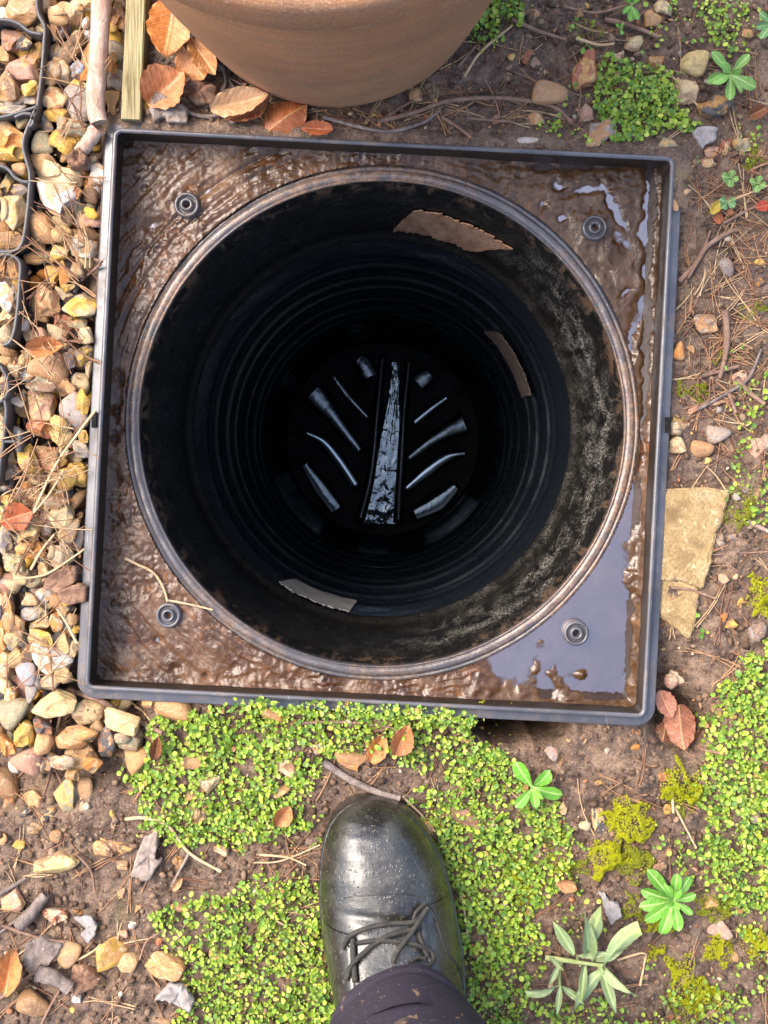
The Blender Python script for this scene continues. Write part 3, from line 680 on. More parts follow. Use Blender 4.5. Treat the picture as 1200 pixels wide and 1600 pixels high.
def stick(name, pts, wpx, mat, label, cat='twig', group=None, zs=None, n=8, knobs=.18, lift=.0, taper=.75, sub=6):
    q = []
    for i, (a, b) in enumerate(pts):
        if zs is not None: z = zs[i] if hasattr(zs, '__len__') else zs
        else:
            x, y, _ = W(a, b, -.015); z = float(ground_z(x, y)) + wpx * .5 / 1800 + lift
        q.append(W(a, b, z))
    P = catmull(q, sub); r = np.linspace(1, taper, len(P)) * wpx / 2 / 1800
    mb = MB(); add_tube(mb, P, r, n, knobs, seed=int(abs(pts[0][0] * 3 + pts[0][1])))
    c = P.mean(0); o = link(name, mb.mesh(name, True, c), mat, None, tuple(c)); return tag(o, label, cat, group)
stick('birch_stick', [(160, -60), (157, 40), (152, 110), (150, 165), (155, 192)], 30, M['birch'], 'thick pale birch stick lying on the gravel towards the top corner', 'stick', zs=.004, n=14, knobs=.12, taper=.95)
stick('birch_stick', [(153, 200), (138, 222), (124, 238)], 24, M['birch'], 'short broken birch piece beyond the end of the thick stick', 'stick', zs=[.0, -.004, -.008], n=12, taper=.9)

# ------------------------------------------------------------------ gravel grids
def wall_ribbon(pts, th=.0032, z0=-.05, z1=.001, closed=False):
    P = catmull([W(a, b, z1)[:2] for a, b in pts], 6); m = len(P)
    tg = np.gradient(P, axis=0); tg /= np.linalg.norm(tg, axis=1)[:, None]; nn = np.stack([-tg[:, 1], tg[:, 0]], 1); w = th / 2
    prof = [(-w * 1.1, z0), (-w, z1 - .001), (-w * .6, z1), (w * .6, z1), (w, z1 - .001), (w * 1.1, z0)]
    v = np.stack([np.c_[P + nn * a, np.full(m, b)] for a, b in prof], 1).reshape(-1, 3)
    f = grid_faces(m, 6, False, True); caps = np.array([[0, 1, 2, 3], [0, 3, 4, 5]])
    return v, np.vstack([f, caps, (caps + (m - 1) * 6)[:, ::-1]])
def grid_thing(walls, label, origin):
    o = empty('gravel_grid', W(*origin, -.05), label, 'gravel grid', 'plastic gravel grids along the photo edge'); off = np.array(W(*origin, -.05))
    for w in walls:
        v, f = wall_ribbon(w); link('cell_wall', mesh_np('cell_wall', v - off, f[:, ::-1]), M['grid'], o)
    return o
grid_thing([[(58, -30), (57, 5), (60, 22), (69, 42), (68, 70), (65, 110), (60, 150), (56, 172), (44, 196), (37, 215), (36, 232), (42, 255), (46, 272), (45, 300), (41, 340), (36, 372), (28, 388), (10, 393), (-40, 393)],
            [(-60, 40), (-10, 31), (12, 31), (30, 37), (46, 49), (66, 53)], [(58, 166), (45, 170), (28, 175), (5, 182), (-50, 190)], [(57, 170), (50, 180), (51, 192), (45, 198)], [(22, 183), (36, 177), (50, 178)],
            [(-50, 255), (-5, 258), (12, 264), (22, 276), (34, 283), (45, 284)], [(-60, 393), (-66, 190), (-60, 30)]],
           'upper black plastic gravel grid with curved cells full of flints', (-10, 220))
g2 = grid_thing([[(-50, 396), (5, 397), (20, 400), (31, 412), (30, 440), (27, 480), (22, 515), (15, 534), (4, 540)], [(-40, 560), (-6, 568), (6, 582), (11, 596), (12, 612), (6, 624)], [(-30, 640), (0, 628), (6, 624), (9, 645), (6, 680), (2, 710), (-4, 760)], [(6, 690), (26, 690)]],
           'lower black plastic gravel grid with a small joining clip', (-10, 560))
off = np.array(W(-10, 560, -.05))
v, f = wall_ribbon([(31, 673), (29.5, 690), (28, 706)], .0052, -.05, .001); link('joining_clip', mesh_np('joining_clip', v - off, f[:, ::-1]), M['grid'], g2)
v, f = wall_ribbon([(-8, 958), (2, 957)], .012, -.05, -.004)
tag(link('grid_corner', mesh_np('grid_corner', v, f[:, ::-1]), M['grid']), 'corner of another dark plastic grid under the pinkish stick end', 'gravel grid')

# ------------------------------------------------------------------ stones
def proto_stone(kind, seed):
    """radius of a soft-edged convex polyhedron in every direction, with conchoidal scoops and noise"""
    rg = np.random.default_rng(seed); bm = bmesh.new(); bmesh.ops.create_icosphere(bm, subdivisions=4, radius=1)
    d = np.array([p.co[:] for p in bm.verts]); d /= np.linalg.norm(d, axis=1)[:, None]
    f = np.array([[q.index for q in p.verts] for p in bm.faces]); bm.free()
    k = rg.integers(9, 14) if kind == 'flint' else rg.integers(9, 14)
    N = rg.normal(size=(k, 3)); N /= np.linalg.norm(N, axis=1)[:, None]; N = np.vstack([N, np.eye(3), -np.eye(3)])
    D = np.concatenate([rg.uniform(.55, 1.0, k), rg.uniform(.85, 1.15, 6)]); p = rg.uniform(16, 34) if kind == 'flint' else 4.5
    q = np.clip(d @ N.T, 0, None) / D
    r = (q ** p).sum(1) ** (-1 / p); v = d * r[:, None]
    if kind == 'flint':
        for _ in range(rg.integers(1, 4)):
            c = rg.normal(size=3); c[2] = abs(c[2]); c /= np.linalg.norm(c); R0 = rg.uniform(.5, .9); c = c * (R0 + rg.uniform(.48, .66))
            w = v - c; l = np.linalg.norm(w, axis=1); inside = l < R0; v[inside] = (c + w / l[:, None] * R0)[inside]
        a = v @ rg.normal(size=(3, 2)) * 1.3 + 9; v = v * (1 + .12 * fbm(a[:, 0], a[:, 1], seed, 2))[:, None]
        a = v @ rg.normal(size=(3, 2)) * 5 + 30; v = v * (1 + .045 * fbm(a[:, 0], a[:, 1], seed + 3, 3))[:, None]
    else:
        a = v @ rg.normal(size=(3, 2)) * .9 + 9; v = v * (1 + .12 * fbm(a[:, 0], a[:, 1], seed, 2))[:, None]
        a = v @ rg.normal(size=(3, 2)) * 6 + 9; v = v * (1 + .012 * fbm(a[:, 0], a[:, 1], seed, 2))[:, None]
        v[:, 0] *= 1 + .12 * rg.normal() * v[:, 1]
    lo, hi = v.min(0), v.max(0); v = (v - (lo + hi) / 2) / ((hi - lo) / 2)
    return mesh_np('stone', v, f, True)
PROT = {'flint': [proto_stone('flint', 100 + i) for i in range(22)], 'pebble': [proto_stone('pebble', 300 + i) for i in range(10)]}
for k in PROT:
    for me in PROT[k]: me.materials.append(M[k])
SC = dict(c=(.60, .46, .26), t=(.46, .28, .13), o=(.56, .22, .045), y=(.62, .38, .07), g=(.33, .29, .26), d=(.07, .065, .065), b=(.32, .18, .09), p=(.50, .28, .20), w=(.66, .61, .54),
          r=(.36, .12, .06), s=(.55, .42, .19), l=(.30, .27, .17), v=(.30, .25, .24), k=(.20, .12, .07), e=(.50, .27, .12), h=(.30, .33, .38))
def stone(px, py, w, h, ang=0, col='t', kind='f', label=None, group=None, top=None, sink=None, seedoff=0, name=None, th=None):
    kd = 'flint' if kind == 'f' else 'pebble'
    i = int(px * 7 + py * 13 + seedoff); rg = random.Random(i)
    s0 = 1 / 1800; t = (th if th else .5 * min(w, h) * s0 * rg.uniform(.75, .95))
    if top is not None: z = top - t
    else:
        x, y, _ = W(px, py, -.015); z = float(ground_z(x, y)) + t * (sink if sink is not None else .35)
    loc = W(px, py, z + t * .5); s = (CAM_H - z - t * .4) / FPX
    o = bpy.data.objects.new(name or ('flint_stone' if kind == 'f' else 'pebble'), PROT[kd][i % len(PROT[kd])]); COL.objects.link(o)
    o.location = (loc[0], loc[1], z); o.scale = (w / 2 * s * 1.1, h / 2 * s * 1.1, t)
    o.rotation_euler = (rg.uniform(-.12, .12), rg.uniform(-.12, .12), -math.radians(ang) + (math.pi if rg.random() < .5 else 0))
    c = SC[col]; j = rg.uniform(.88, 1.12); o.color = (min(c[0] * j, .8), min(c[1] * j, .78), min(c[2] * j * rg.uniform(.92, 1.08), .75), 1)
    return tag(o, label, 'stone', group)
# px, py, width, height, clockwise turn, colour, f(lint)/p(ebble), label
G1 = 'loose stones filling the gravel strip'
STONES = [
 (33,20,52,44,10,'e','f','large peach flint poking over the grid wall near the top corner'),(15,62,36,36,20,'p','f','crumbly pink flint in the top cell of the plastic grid'),(38,65,26,22,0,'d','f','dark flint tucked behind the pink one in the grid'),
 (54,82,22,36,15,'y','f','small yellow flint against the grid wall near the top'),(37,106,54,46,20,'p','f','pinkish tan flint in the middle of the top grid cell'),(12,134,26,46,-25,'t','f','tan upright flint beside the photo edge in the grid'),
 (45,137,26,20,-10,'y','f','ochre flint wedged over a grey one in the grid'),(36,152,44,22,8,'g','f','lavender grey wedge of flint at the bottom of the top grid cell'),(16,168,46,20,5,'g','f','speckled flat grey flint at the bottom of the top grid cell'),
 (15,208,50,48,0,'o','f','orange flint filling the small second grid cell'),(34,191,22,18,0,'c','p','cream round pebble in the second grid cell corner'),(10,238,44,26,-8,'y','f','shiny yellow flint low in the second grid cell'),(29,264,22,20,0,'e','p','small round brown pebble between two curved grid walls'),
 (9,286,22,32,10,'l','f','olive grey flint at the top of the third grid cell'),(29,298,28,18,0,'g','f','pale grey flint in the third grid cell'),(20,332,38,52,0,'c','f','blocky cream flint in the third grid cell'),(15,375,42,26,-6,'b','f','brown glossy flint at the bottom of the third grid cell'),(-6,305,18,26,0,'t','f',None),
 (2,415,14,40,0,'o','f','orange flint sliver at the photo edge inside the lower grid'),(18,416,22,36,-12,'b','f','brown orange flint inside the top of the lower grid'),(8,465,30,44,-10,'w','f','pale grey white flint inside the lower grid'),(8,493,28,28,0,'c','f','cream and pink round flint inside the lower grid'),(5,522,24,30,0,'c','p','pale cream pebble inside the lower grid beneath the pink one'),(4,543,22,24,0,'e','p','peach pebble at the lowest end of the lower grid wall'),
 (2,600,16,22,0,'v','f',None),(1,657,14,24,0,'c','f',None),
 (100,20,46,40,12,'t','f','large pale tan flint at the top between grid and birch stick'),(126,6,30,22,10,'c','f','cream flint at the very top beside the birch stick'),(95,42,18,46,25,'h','f','curved bluish white flint below the pale tan one'),(84,44,13,42,0,'e','f','narrow orange flint standing against the grid'),
 (112,72,30,52,10,'k','f','dark brown flint with white speckled end'),(136,46,20,34,15,'w','f','grey white flint touching the birch stick near the top'),(86,84,26,34,-20,'g','f','translucent grey flint beside the grid'),(90,111,38,50,18,'t','f','triangular tan flint with orange rim'),(119,107,28,28,-10,'h','f','flat cut grey flint beside the triangular tan one'),
 (138,90,24,66,5,'o','f','long orange flint lying along the birch stick'),(187,24,26,42,15,'b','f','brown flint between birch stick and wooden batten at the top'),(183,78,28,32,-20,'g','p','round grey pebble between birch stick and batten'),(174,98,18,30,-15,'o','f','orange flint behind the birch stick'),(181,126,28,34,0,'g','f','glassy grey flint between stick and batten'),(176,162,20,42,0,'t','f','tan upright flint low between stick and batten'),
 (116,134,28,22,-15,'y','f','bright yellow flint above the big rounded grey one'),(84,153,34,34,30,'c','f','tan cream flint beside the grid wall bend'),(122,163,40,54,-8,'g','p','big rounded grey and cream pebble beside the birch stick'),(88,178,32,26,35,'y','f','yellow flint leaning on the rounded grey pebble'),(70,190,18,32,-15,'v','f','dark grey flint in the bend of the grid'),(110,196,44,28,5,'l','f','brown glassy flint below the rounded grey pebble'),
 (64,222,30,34,-10,'l','p','round ochre brown pebble at the grid bend'),(97,222,44,36,20,'y','f','ochre orange flint with white spots near the broken stick'),(66,252,40,28,20,'t','p','tan pebble beside the grid below the ochre ones'),(89,272,70,40,10,'c','f','large cream flint lying across the gravel strip'),(152,268,34,40,-10,'w','f','rounded white flint next to the frame corner'),(86,312,60,54,15,'w','f','large grey white flint with grey centre'),
 (62,352,38,56,-12,'e','p','kidney shaped orange pebble beside the grid'),(118,300,16,20,30,'r','f','small brick orange chip under a thin twig'),(146,300,20,22,0,'v','p','small grey pebble by the frame under the white one'),(96,365,30,30,0,'t','f','tan flint beneath the long thin twig'),(92,393,34,24,-15,'y','f','yellow flint beside the white quartz like stone'),(128,383,44,34,8,'w','f','white angular flint close to the frame'),(142,345,36,26,-15,'p','f','pale layered flint touching the frame wall'),
 (60,402,44,22,5,'l','f','olive flint beside the gap between the two grids'),(66,468,46,50,-8,'t','f','grey blue faceted flint with amber edges'),(124,477,50,36,-8,'y','f','bright ochre yellow flint touching the frame flange'),(99,428,18,40,-12,'o','f','orange upright flint among pine needles'),(80,432,22,32,10,'y','f','amber flint above the grey blue faceted one'),(118,420,24,26,0,'t','f',None),(98,502,30,24,10,'r','f','rusty orange flint below the bright ochre one'),
 (87,520,34,22,20,'c','f','cream and pink flint above the curled leaf'),(65,520,14,16,0,'p','p',None),(121,508,28,18,-15,'l','f','olive yellow flat flint near the flange'),(133,524,24,26,0,'c','f','mottled cream flint against the flange'),(40,556,20,48,8,'s','f','long narrow yellow flint beside the egg shaped pebble'),(76,574,58,50,25,'e','p','big smooth egg shaped orange tan pebble'),(100,536,16,16,20,'v','f',None),(108,560,20,28,-10,'v','f','purple grey flint beside the egg shaped pebble'),
 (128,557,28,30,15,'y','f','yellow flint against the flange right of the egg pebble'),(138,577,10,26,0,'c','f',None),(22,580,20,24,0,'t','f','tan flint below the end of the lower grid'),(63,602,42,26,30,'l','f','olive tan flint below the egg shaped pebble'),(62,634,38,46,0,'p','f','pink granite like stone in the gravel strip'),(112,645,42,54,-25,'g','p','large grey curved pebble near the latch slot'),(124,628,30,40,10,'y','f','cream flint with orange cut face on the grey pebble'),
 (60,668,36,30,10,'r','f','terracotta flake below the pink granite like stone'),(93,675,44,40,40,'s','f','mottled cream yellow flint beside the latch slot'),(130,682,14,20,0,'y','f',None),(125,702,30,26,0,'g','f','mottled grey flint by the flange below the slot'),(42,720,26,46,-20,'y','f','ochre flint beside the joining clip twigs'),(70,716,38,38,0,'t','f','tan flint with round pale face and orange base'),(115,744,40,42,20,'y','f','ochre cream angular flint near the flange'),(100,755,26,22,0,'t','f',None),
 (12,785,20,24,0,'y','f','ochre flint at the photo edge above the rust leaf'),(55,775,32,26,0,'t','f','tan brown flint under straw stems'),(82,788,42,24,10,'b','f','brown flint under straw stems near the rust leaf'),(44,829,36,38,0,'s','f','bright cream yellow flint beside the rust leaf'),(48,860,42,32,-20,'o','f','orange flint below the bright cream yellow one'),(7,842,24,46,-15,'v','f','lavender grey flint at the photo edge below the rust leaf'),(26,846,18,32,-10,'d','f','dark slate coloured flint left of the bright cream yellow one'),
 (73,808,22,32,25,'p','f','pinkish tan flint right of the rust leaf'),(95,804,36,40,10,'c','f','cream flint with white face below the straw stems'),(104,836,26,52,12,'t','f','long tan orange flint beside the flange'),(120,845,18,36,0,'g','f','grey flint squeezed against the flange'),(92,872,38,34,15,'c','f','cream orange flint above the woody chunks'),(68,889,20,22,0,'c','f',None),(20,880,32,28,0,'l','f','olive brown flint above the pinkish stick'),
 (8,956,30,56,0,'b','f','red brown flint below the pinkish stick at the photo edge'),(22,974,28,26,0,'e','f','orange brown flint below the pinkish stick'),(46,936,26,22,0,'t','f',None),(47,960,28,20,0,'w','p','small white pebble under the pinkish stick'),(64,955,22,24,0,'s','f','small yellow flint beside the white pebble'),(62,975,34,16,5,'c','f',None),(20,998,28,32,-10,'s','f','cream yellow flint near the photo edge'),(1,1002,16,42,0,'o','f','orange flint cut by the photo edge'),
 (63,999,38,26,12,'y','f','amber yellow flint crossed by pine needles'),(97,1008,28,34,20,'c','f','cream flint with black specks near the frame'),(111,1018,22,30,10,'c','f','cream flint leaning on its speckled neighbour'),(74,1036,64,46,25,'w','f','big pinkish grey triangular flint'),(44,1024,20,34,15,'k','f','dark brown flint behind the triangular one'),(24,1028,26,34,0,'t','f','tan grey flint left of the dark brown one'),(39,1054,30,34,0,'h','p','round blue grey pebble below the triangular flint'),
 (97,1058,28,24,-20,'s','f','yellow olive flint near the frame bottom corner'),(76,1066,32,28,0,'g','f',None),(6,1046,22,28,0,'t','f',None),(112,968,16,18,0,'e','p',None),(120,984,16,12,0,'y','f',None),(48,1085,18,28,0,'g','p','small grey tan pebble above the two tone one'),(84,1101,64,36,-10,'s','f','bean shaped two tone yellow and brown flint'),(20,1117,50,44,-10,'l','p','large olive grey round pebble at the photo edge'),
 (134,1116,48,42,15,'c','f','rugged cream grey flint under the frame bottom corner'),(66,1135,28,26,0,'d','f','dark flint below the bean shaped one'),(36,1150,30,40,15,'y','f','ochre flint below the olive grey pebble'),(68,1160,26,38,0,'e','p','orange egg shaped pebble below the bean shaped flint'),(9,1164,24,36,-15,'o','f','orange and cream flint at the photo edge'),(41,1188,46,42,20,'p','p','round tan pink pebble with orange cut face'),
 (119,1153,62,38,8,'e','f','large angular tan orange flint below the frame corner'),(166,1158,30,50,-5,'d','f','dark grey flint with a white line'),(188,1128,54,32,15,'c','f','cream orange flint beside the reddish twig'),(198,1160,36,32,0,'l','f','ochre grey flint above the round tan pebble'),(125,1186,44,34,-15,'t','f','tan grey angular flint below the large tan orange one'),(141,1196,30,24,-45,'o','f','orange flint wedge beside the tan grey one'),(213,1190,36,40,0,'e','p','round tan pebble at the edge of the green leaves'),
 (232,1100,20,16,0,'e','f','small tan flint under the frame edge'),(268,1108,62,40,0,'e','p','large orange egg shaped pebble under the frame edge'),(300,1192,42,22,-10,'e','p','tan orange pebble sunk in green leaves'),(8,1228,36,52,0,'b','p','large brown orange pebble at the photo edge'),(20,1200,16,18,0,'w','p','small white pebble left of the tan pink one'),(97,1192,36,26,0,'b','f',None),(72,1192,22,30,20,'v','f',None),(112,1212,20,18,0,'t','f',None),
 (50,1250,38,30,5,'e','f','tan orange flint at the foot of the gravel'),(10,1266,30,32,0,'k','f','brown purple flint at the photo edge on the mud'),(105,1254,34,70,-15,'l','f','long grey and cream flint at the foot of the gravel'),(131,1236,26,38,0,'t','p','tan pebble half buried beside the long grey flint'),(128,1262,9,18,0,'p','p',None),(56,1296,26,16,10,'t','f','small tan flint on mud below the gravel'),(86,1308,20,20,0,'b','p','small brown pebble on mud'),(40,1270,20,16,0,'d','f',None),(75,1275,22,18,0,'d','f',None),(3,1312,16,18,0,'e','f',None),
 (86,1350,68,34,-4,'s','f','long yellow flint alone on the wet mud'),(170,1326,46,32,15,'b','f','brown flint with orange edge on the mud'),(196,1326,30,22,20,'k','f','dark brown flake beside the orange edged flint'),(190,1352,18,14,0,'t','f',None),(18,1412,38,38,0,'p','f','grey pink flat flint at the photo edge'),(87,1430,34,30,-30,'r','f','terracotta coloured triangular flake on mud'),(122,1426,12,10,0,'o','f','tiny orange chip beside the white flake'),(208,1446,14,12,0,'w','f','tiny cream chip on bare soil'),
 (170,1496,44,56,28,'y','f','ochre diamond shaped flint on the soil'),(200,1507,26,28,20,'t','f','tan flint right of the ochre diamond one'),(258,1513,54,36,25,'e','f','orange brown flint at the edge of the lower leaves'),(52,1571,50,42,-10,'b','p','brown egg shaped pebble near the bottom corner'),(105,1493,40,38,0,'t','p','tan pebble half buried under stems'),(150,1533,26,20,0,'t','f',None),(258,1598,26,12,0,'b','p',None),(118,1560,16,14,0,'w','f',None),
 (425,1115,38,28,5,'e','p','peach pebble among leaves at the frame bottom edge'),(310,1275,30,30,0,'t','f','tan flint among the green leaves left of the boot'),(325,1226,36,30,10,'c','f','grey cream flint among the green leaves'),(296,1245,20,18,0,'t','f',None),(548,1192,50,28,10,'e','f','tan orange flint just above the boot toe'),(345,1330,22,16,0,'t','f',None),(440,1235,26,22,0,'t','f',None),(280,1420,30,14,-5,'e','p',None),(445,1200,40,30,0,'b','f',None),
 (668,1300,28,32,-20,'t','f','pale tan chip touching the boot side'),(861,144,52,36,8,'e','p','yellow orange egg shaped pebble above the frame'),(1086,98,40,38,0,'s','p','pale yellow pebble near the top weed'),(1072,140,36,40,0,'c','f','tan cream flint below the pale yellow pebble'),(917,106,38,62,10,'r','f','red brown slab leaning beside the green patch'),(990,68,30,24,0,'c','f','cream brown crumbly flint above the green patch'),(938,207,46,42,0,'g','f','grey beige flint touching the frame top edge'),(1042,222,30,20,0,'l','f','olive grey flint at the frame top right corner'),
 (967,90,18,20,0,'c','f',None),(1028,96,26,20,0,'t','f','tan flint at the top of the green patch'),(1118,165,48,36,-10,'d','f','dark grey stone left of the flaky white piece'),(1103,505,34,30,-10,'e','f','bright orange faceted flint right of the frame'),(1061,548,18,28,0,'o','p','orange pebble touching the right flange'),(1098,702,34,24,5,'e','p','smooth orange pebble right of the frame'),(1062,668,30,28,20,'t','f','tan brown flint beside the right latch slot'),(1123,680,36,28,10,'g','p','grey tan pebble half buried right of the frame'),
 (1190,700,36,40,0,'p','f','brown red stone at the right photo edge'),(1137,416,28,24,20,'v','p','round dark grey pebble in the pine needles'),(1183,988,24,34,15,'g','f','grey flint at the right photo edge'),(1142,976,22,16,0,'y','f','small yellow chip right of the stone slabs'),(1132,965,10,14,0,'o','f',None),(1158,940,12,14,0,'y','f',None),(1128,1453,36,30,15,'p','f','pinkish tan stone on soil near the bottom right'),(936,1282,22,40,-5,'d','f','dark flint beside the moss cushion'),(825,219,30,10,0,'w','p','white pebble at the frame top edge'),
 (652,148,24,20,0,'e','p','small brown pebble at the foot of the pot'),(1054,320,12,20,0,'p','f',None),(1112,255,14,12,0,'c','f',None),(1106,254,20,14,0,'c','f',None),(1155,590,16,30,60,'p','f',None),(832,23,22,16,0,'e','f',None),(824,88,16,22,0,'r','f',None),(836,97,16,18,0,'p','f',None),(838,185,26,20,0,'e','f',None),(915,175,26,26,0,'p','f','pinkish stone left of the green patch'),(1115,235,26,22,0,'p','f',None),(1135,228,22,26,0,'r','f',None),(1160,225,26,24,-20,'l','f',None),
 (1170,52,22,14,0,'e','p','small orange pebble near the top right weed'),(1037,12,26,24,0,'c','f','pale cream flint at the top photo edge'),(1020,28,28,30,30,'e','f',None),(1060,695,26,26,0,'c','f','pale broken flint touching the right flange lower down'),(1058,700,16,20,0,'d','f',None),(1080,545,12,12,0,'t','f',None),(1083,640,18,14,0,'p','f',None),(1125,625,34,14,-10,'p','f','pink brown stone lying under needles right of the frame'),(880,1263,12,18,0,'c','f','small cream chip on the bare soil'),(993,1168,14,10,0,'o','f','tiny orange chip on the bare soil'),(912,1292,20,18,20,'c','f',None),(1055,1062,30,30,20,'p','f','pinkish flake in the hollow by the right corner'),
]
LABELLED = [(q[0], q[1], q[7]) for q in STONES if q[7]]
USED = set()
def by_neighbour(head, a, b):
    """a label that says where a small thing lies next to a named stone"""
    for x0, y0, lab in sorted(LABELLED, key=lambda q: (q[0] - a) ** 2 + (q[1] - b) ** 2)[:14]:
        dx, dy = a - x0, b - y0
        d = ('right of' if dx > 0 else 'left of') if abs(dx) > abs(dy) else ('below' if dy > 0 else 'above')
        t = f'{head} just {d} the {lab}'
        if len(t.split()) <= 16 and t not in USED: USED.add(t); return t
    return None
for i, s in enumerate(STONES):
    px_, py_, w_, h_, a_, c_, k_, lab = s
    soil = not (px_ < 250 and py_ < 1215 and px_ < (180 if py_ < 1090 else 250)) 
    grp = None
    if lab is None:
        if soil: lab, grp = by_neighbour('small stone', px_, py_) or 'small stone chip half sunk in the soil', 'small chips sunk in the soil'
        else: lab, grp = by_neighbour('small stone', px_, py_) or 'small flint squeezed between larger stones of the gravel strip', G1
    if soil: stone(px_, py_, w_, h_, a_, c_, k_, lab, grp)
    else:
        rg = random.Random(i); stone(px_, py_, w_, h_, a_, c_, k_, lab, grp, top=-.006 + rg.uniform(-.006, .005) - .004 * (min(w_, h_) < 24))
# deeper gravel under the explicit stones, joined
def lowpoly(kind, seed, sub=2):
    rg = np.random.default_rng(seed); bm = bmesh.new(); bmesh.ops.create_icosphere(bm, subdivisions=sub, radius=1)
    v = np.array([p.co[:] for p in bm.verts]); f = np.array([[q.index for q in p.verts] for p in bm.faces]); bm.free()
    for k in range(6):
        nrm = rg.normal(size=3); nrm /= np.linalg.norm(nrm); d = rg.uniform(.5, .8); t = v @ nrm - d; v = v - np.where(t > 0, t, 0)[:, None] * nrm
    v = v * (1 + .12 * rg.normal(size=(len(v), 1)))
    return v, f
LP = [lowpoly('f', i) for i in range(8)]; LP1 = [lowpoly('f', 40 + i, 1) for i in range(8)]
def scatter(name, pts, sizes, cols, protos, mat, label, cat, flat=.7):
    mb = MB()
    for (x, y, z), s, c in zip(pts, sizes, cols):
        v, f = protos[RNG.integers(len(protos))]; a, b = RNG.uniform(0, 6.28), RNG.uniform(-.5, .5)
        R_ = np.array(Euler((b, RNG.uniform(-.5, .5), a)).to_matrix())
        sc = s * np.array([RNG.uniform(.8, 1.3), RNG.uniform(.7, 1.1), RNG.uniform(.55, .9) * flat / .7])
        mb.add((v * sc) @ R_.T + np.array((x, y, z)), f, c)
    return tag(link(name, mb.mesh(name, True), mat), label, cat, kind='stuff')
pal = [SC[k] for k in 'cttoyygwebvlkdp']
P_, S_, C_ = [], [], []
while len(P_) < 950:
    a, b = RNG.uniform(-190, 245), RNG.uniform(-160, 1195)
    if RNG.random() > gravel_mask(np.array(a), np.array(b)): continue
    x, y, _ = W(a, b, -.03); lu, lv = to_local(x, y)
    if max(abs(lu), abs(lv)) < .26: continue
    P_.append((x, y, float(ground_z(x, y)) + RNG.uniform(.004, .020))); S_.append(RNG.uniform(.006, .012)); c = np.array(pal[RNG.integers(len(pal))]) * RNG.uniform(.55, .95); C_.append(c)
scatter('gravel', P_, S_, C_, LP, M['grit'], 'small mixed flint gravel filling gaps between the larger stones', 'gravel')
# extra individual stones filling open spots in the strip
placed = [(s[0], s[1], max(s[2], s[3]) / 2) for s in STONES]; cnt = 0; tries = 0
while cnt < 60 and tries < 9000:
    tries += 1; a, b = RNG.uniform(-5, 240), RNG.uniform(-5, 1190); sz = RNG.uniform(16, 30)
    if RNG.random() > gravel_mask(np.array(a), np.array(b)) or (195 < a and b < 1080): continue
    x, y, _ = W(a, b, -.01); lu, lv = to_local(x, y)
    if max(abs(lu), abs(lv)) < .263 or any(math.hypot(a - p, b - q) < r_ * .72 + sz * .36 for p, q, r_ in placed): continue
    placed.append((a, b, sz / 2)); cnt += 1
    stone(a, b, sz * RNG.uniform(.9, 1.3), sz * RNG.uniform(.75, 1.05), RNG.uniform(0, 180), 'cttoyygwetcwl'[RNG.integers(13)], 'f' if RNG.random() < .75 else 'p', by_neighbour('small stone', a, b) or 'small flint squeezed between larger stones of the gravel strip', G1, top=-.014 + RNG.uniform(-.006, .004))

cnt = 0; tries = 0
while cnt < 70 and tries < 9000:
    tries += 1; a, b = RNG.uniform(-5, 1205), RNG.uniform(-5, 1605); sz = 8 + 10 * RNG.random() ** 1.5
    x, y, _ = W(a, b, -.01); lu, lv = to_local(x, y)
    if max(abs(lu), abs(lv)) < .262 or (a < 170 and b < 1220) or in_poly(np.array(a), np.array(b), BOOTPOLY) or (300 < a < 740 and b < 160): continue
    if a > 250 and b > 1180 and a < 1000 and RNG.random() < .6: continue
    if any(math.hypot(a - p, b - q) < r_ + sz for p, q, r_ in placed): continue
    lab = by_neighbour('tiny chip', a, b)
    if lab is None: continue
    placed.append((a, b, sz / 2)); cnt += 1
    stone(a, b, sz * RNG.uniform(.9, 1.4), sz, RNG.uniform(0, 180), 'cterbvpgyk'[RNG.integers(10)], 'f' if RNG.random() < .7 else 'p', lab, 'small chips sunk in the soil')
# yellow sandstone slabs on the right
def slab(poly, z, th, label, col):
    P = np.array([W(a, b, z)[:2] for a, b in poly]); m = len(P); bm = bmesh.new()
    lo = [bm.verts.new((*p, z - th)) for p in P]; hi = [bm.verts.new((*p, z)) for p in P]
    bm.faces.new(hi); bm.faces.new(lo[::-1])
    for i in range(m): bm.faces.new((lo[i], lo[(i + 1) % m], hi[(i + 1) % m], hi[i]))
    bmesh.ops.recalc_face_normals(bm, faces=bm.faces)
    bmesh.ops.bevel(bm, geom=bm.edges[:], offset=.0016, segments=2, affect='EDGES'); bmesh.ops.triangulate(bm, faces=bm.faces)
    bmesh.ops.subdivide_edges(bm, edges=bm.edges[:], cuts=4, use_grid_fill=True)
    c = P.mean(0)
    for v in bm.verts:
        v.co.z += .0014 * float(fbm(v.co.x * 120, v.co.y * 120, 91, 3)); v.co.y += .0014 * float(fbm(v.co.x * 160, v.co.z * 160, 93, 2)); v.co.x += .0016 * float(fbm(v.co.y * 200, v.co.z * 200, 92, 2)); v.co.x -= c[0]; v.co.y -= c[1]; v.co.z -= z - th
    me = bpy.data.meshes.new('stone_slab'); bm.to_mesh(me); bm.free(); 
    o = link('stone_slab', me, col, None, (c[0], c[1], z - th)); return tag(o, label, 'stone slab')
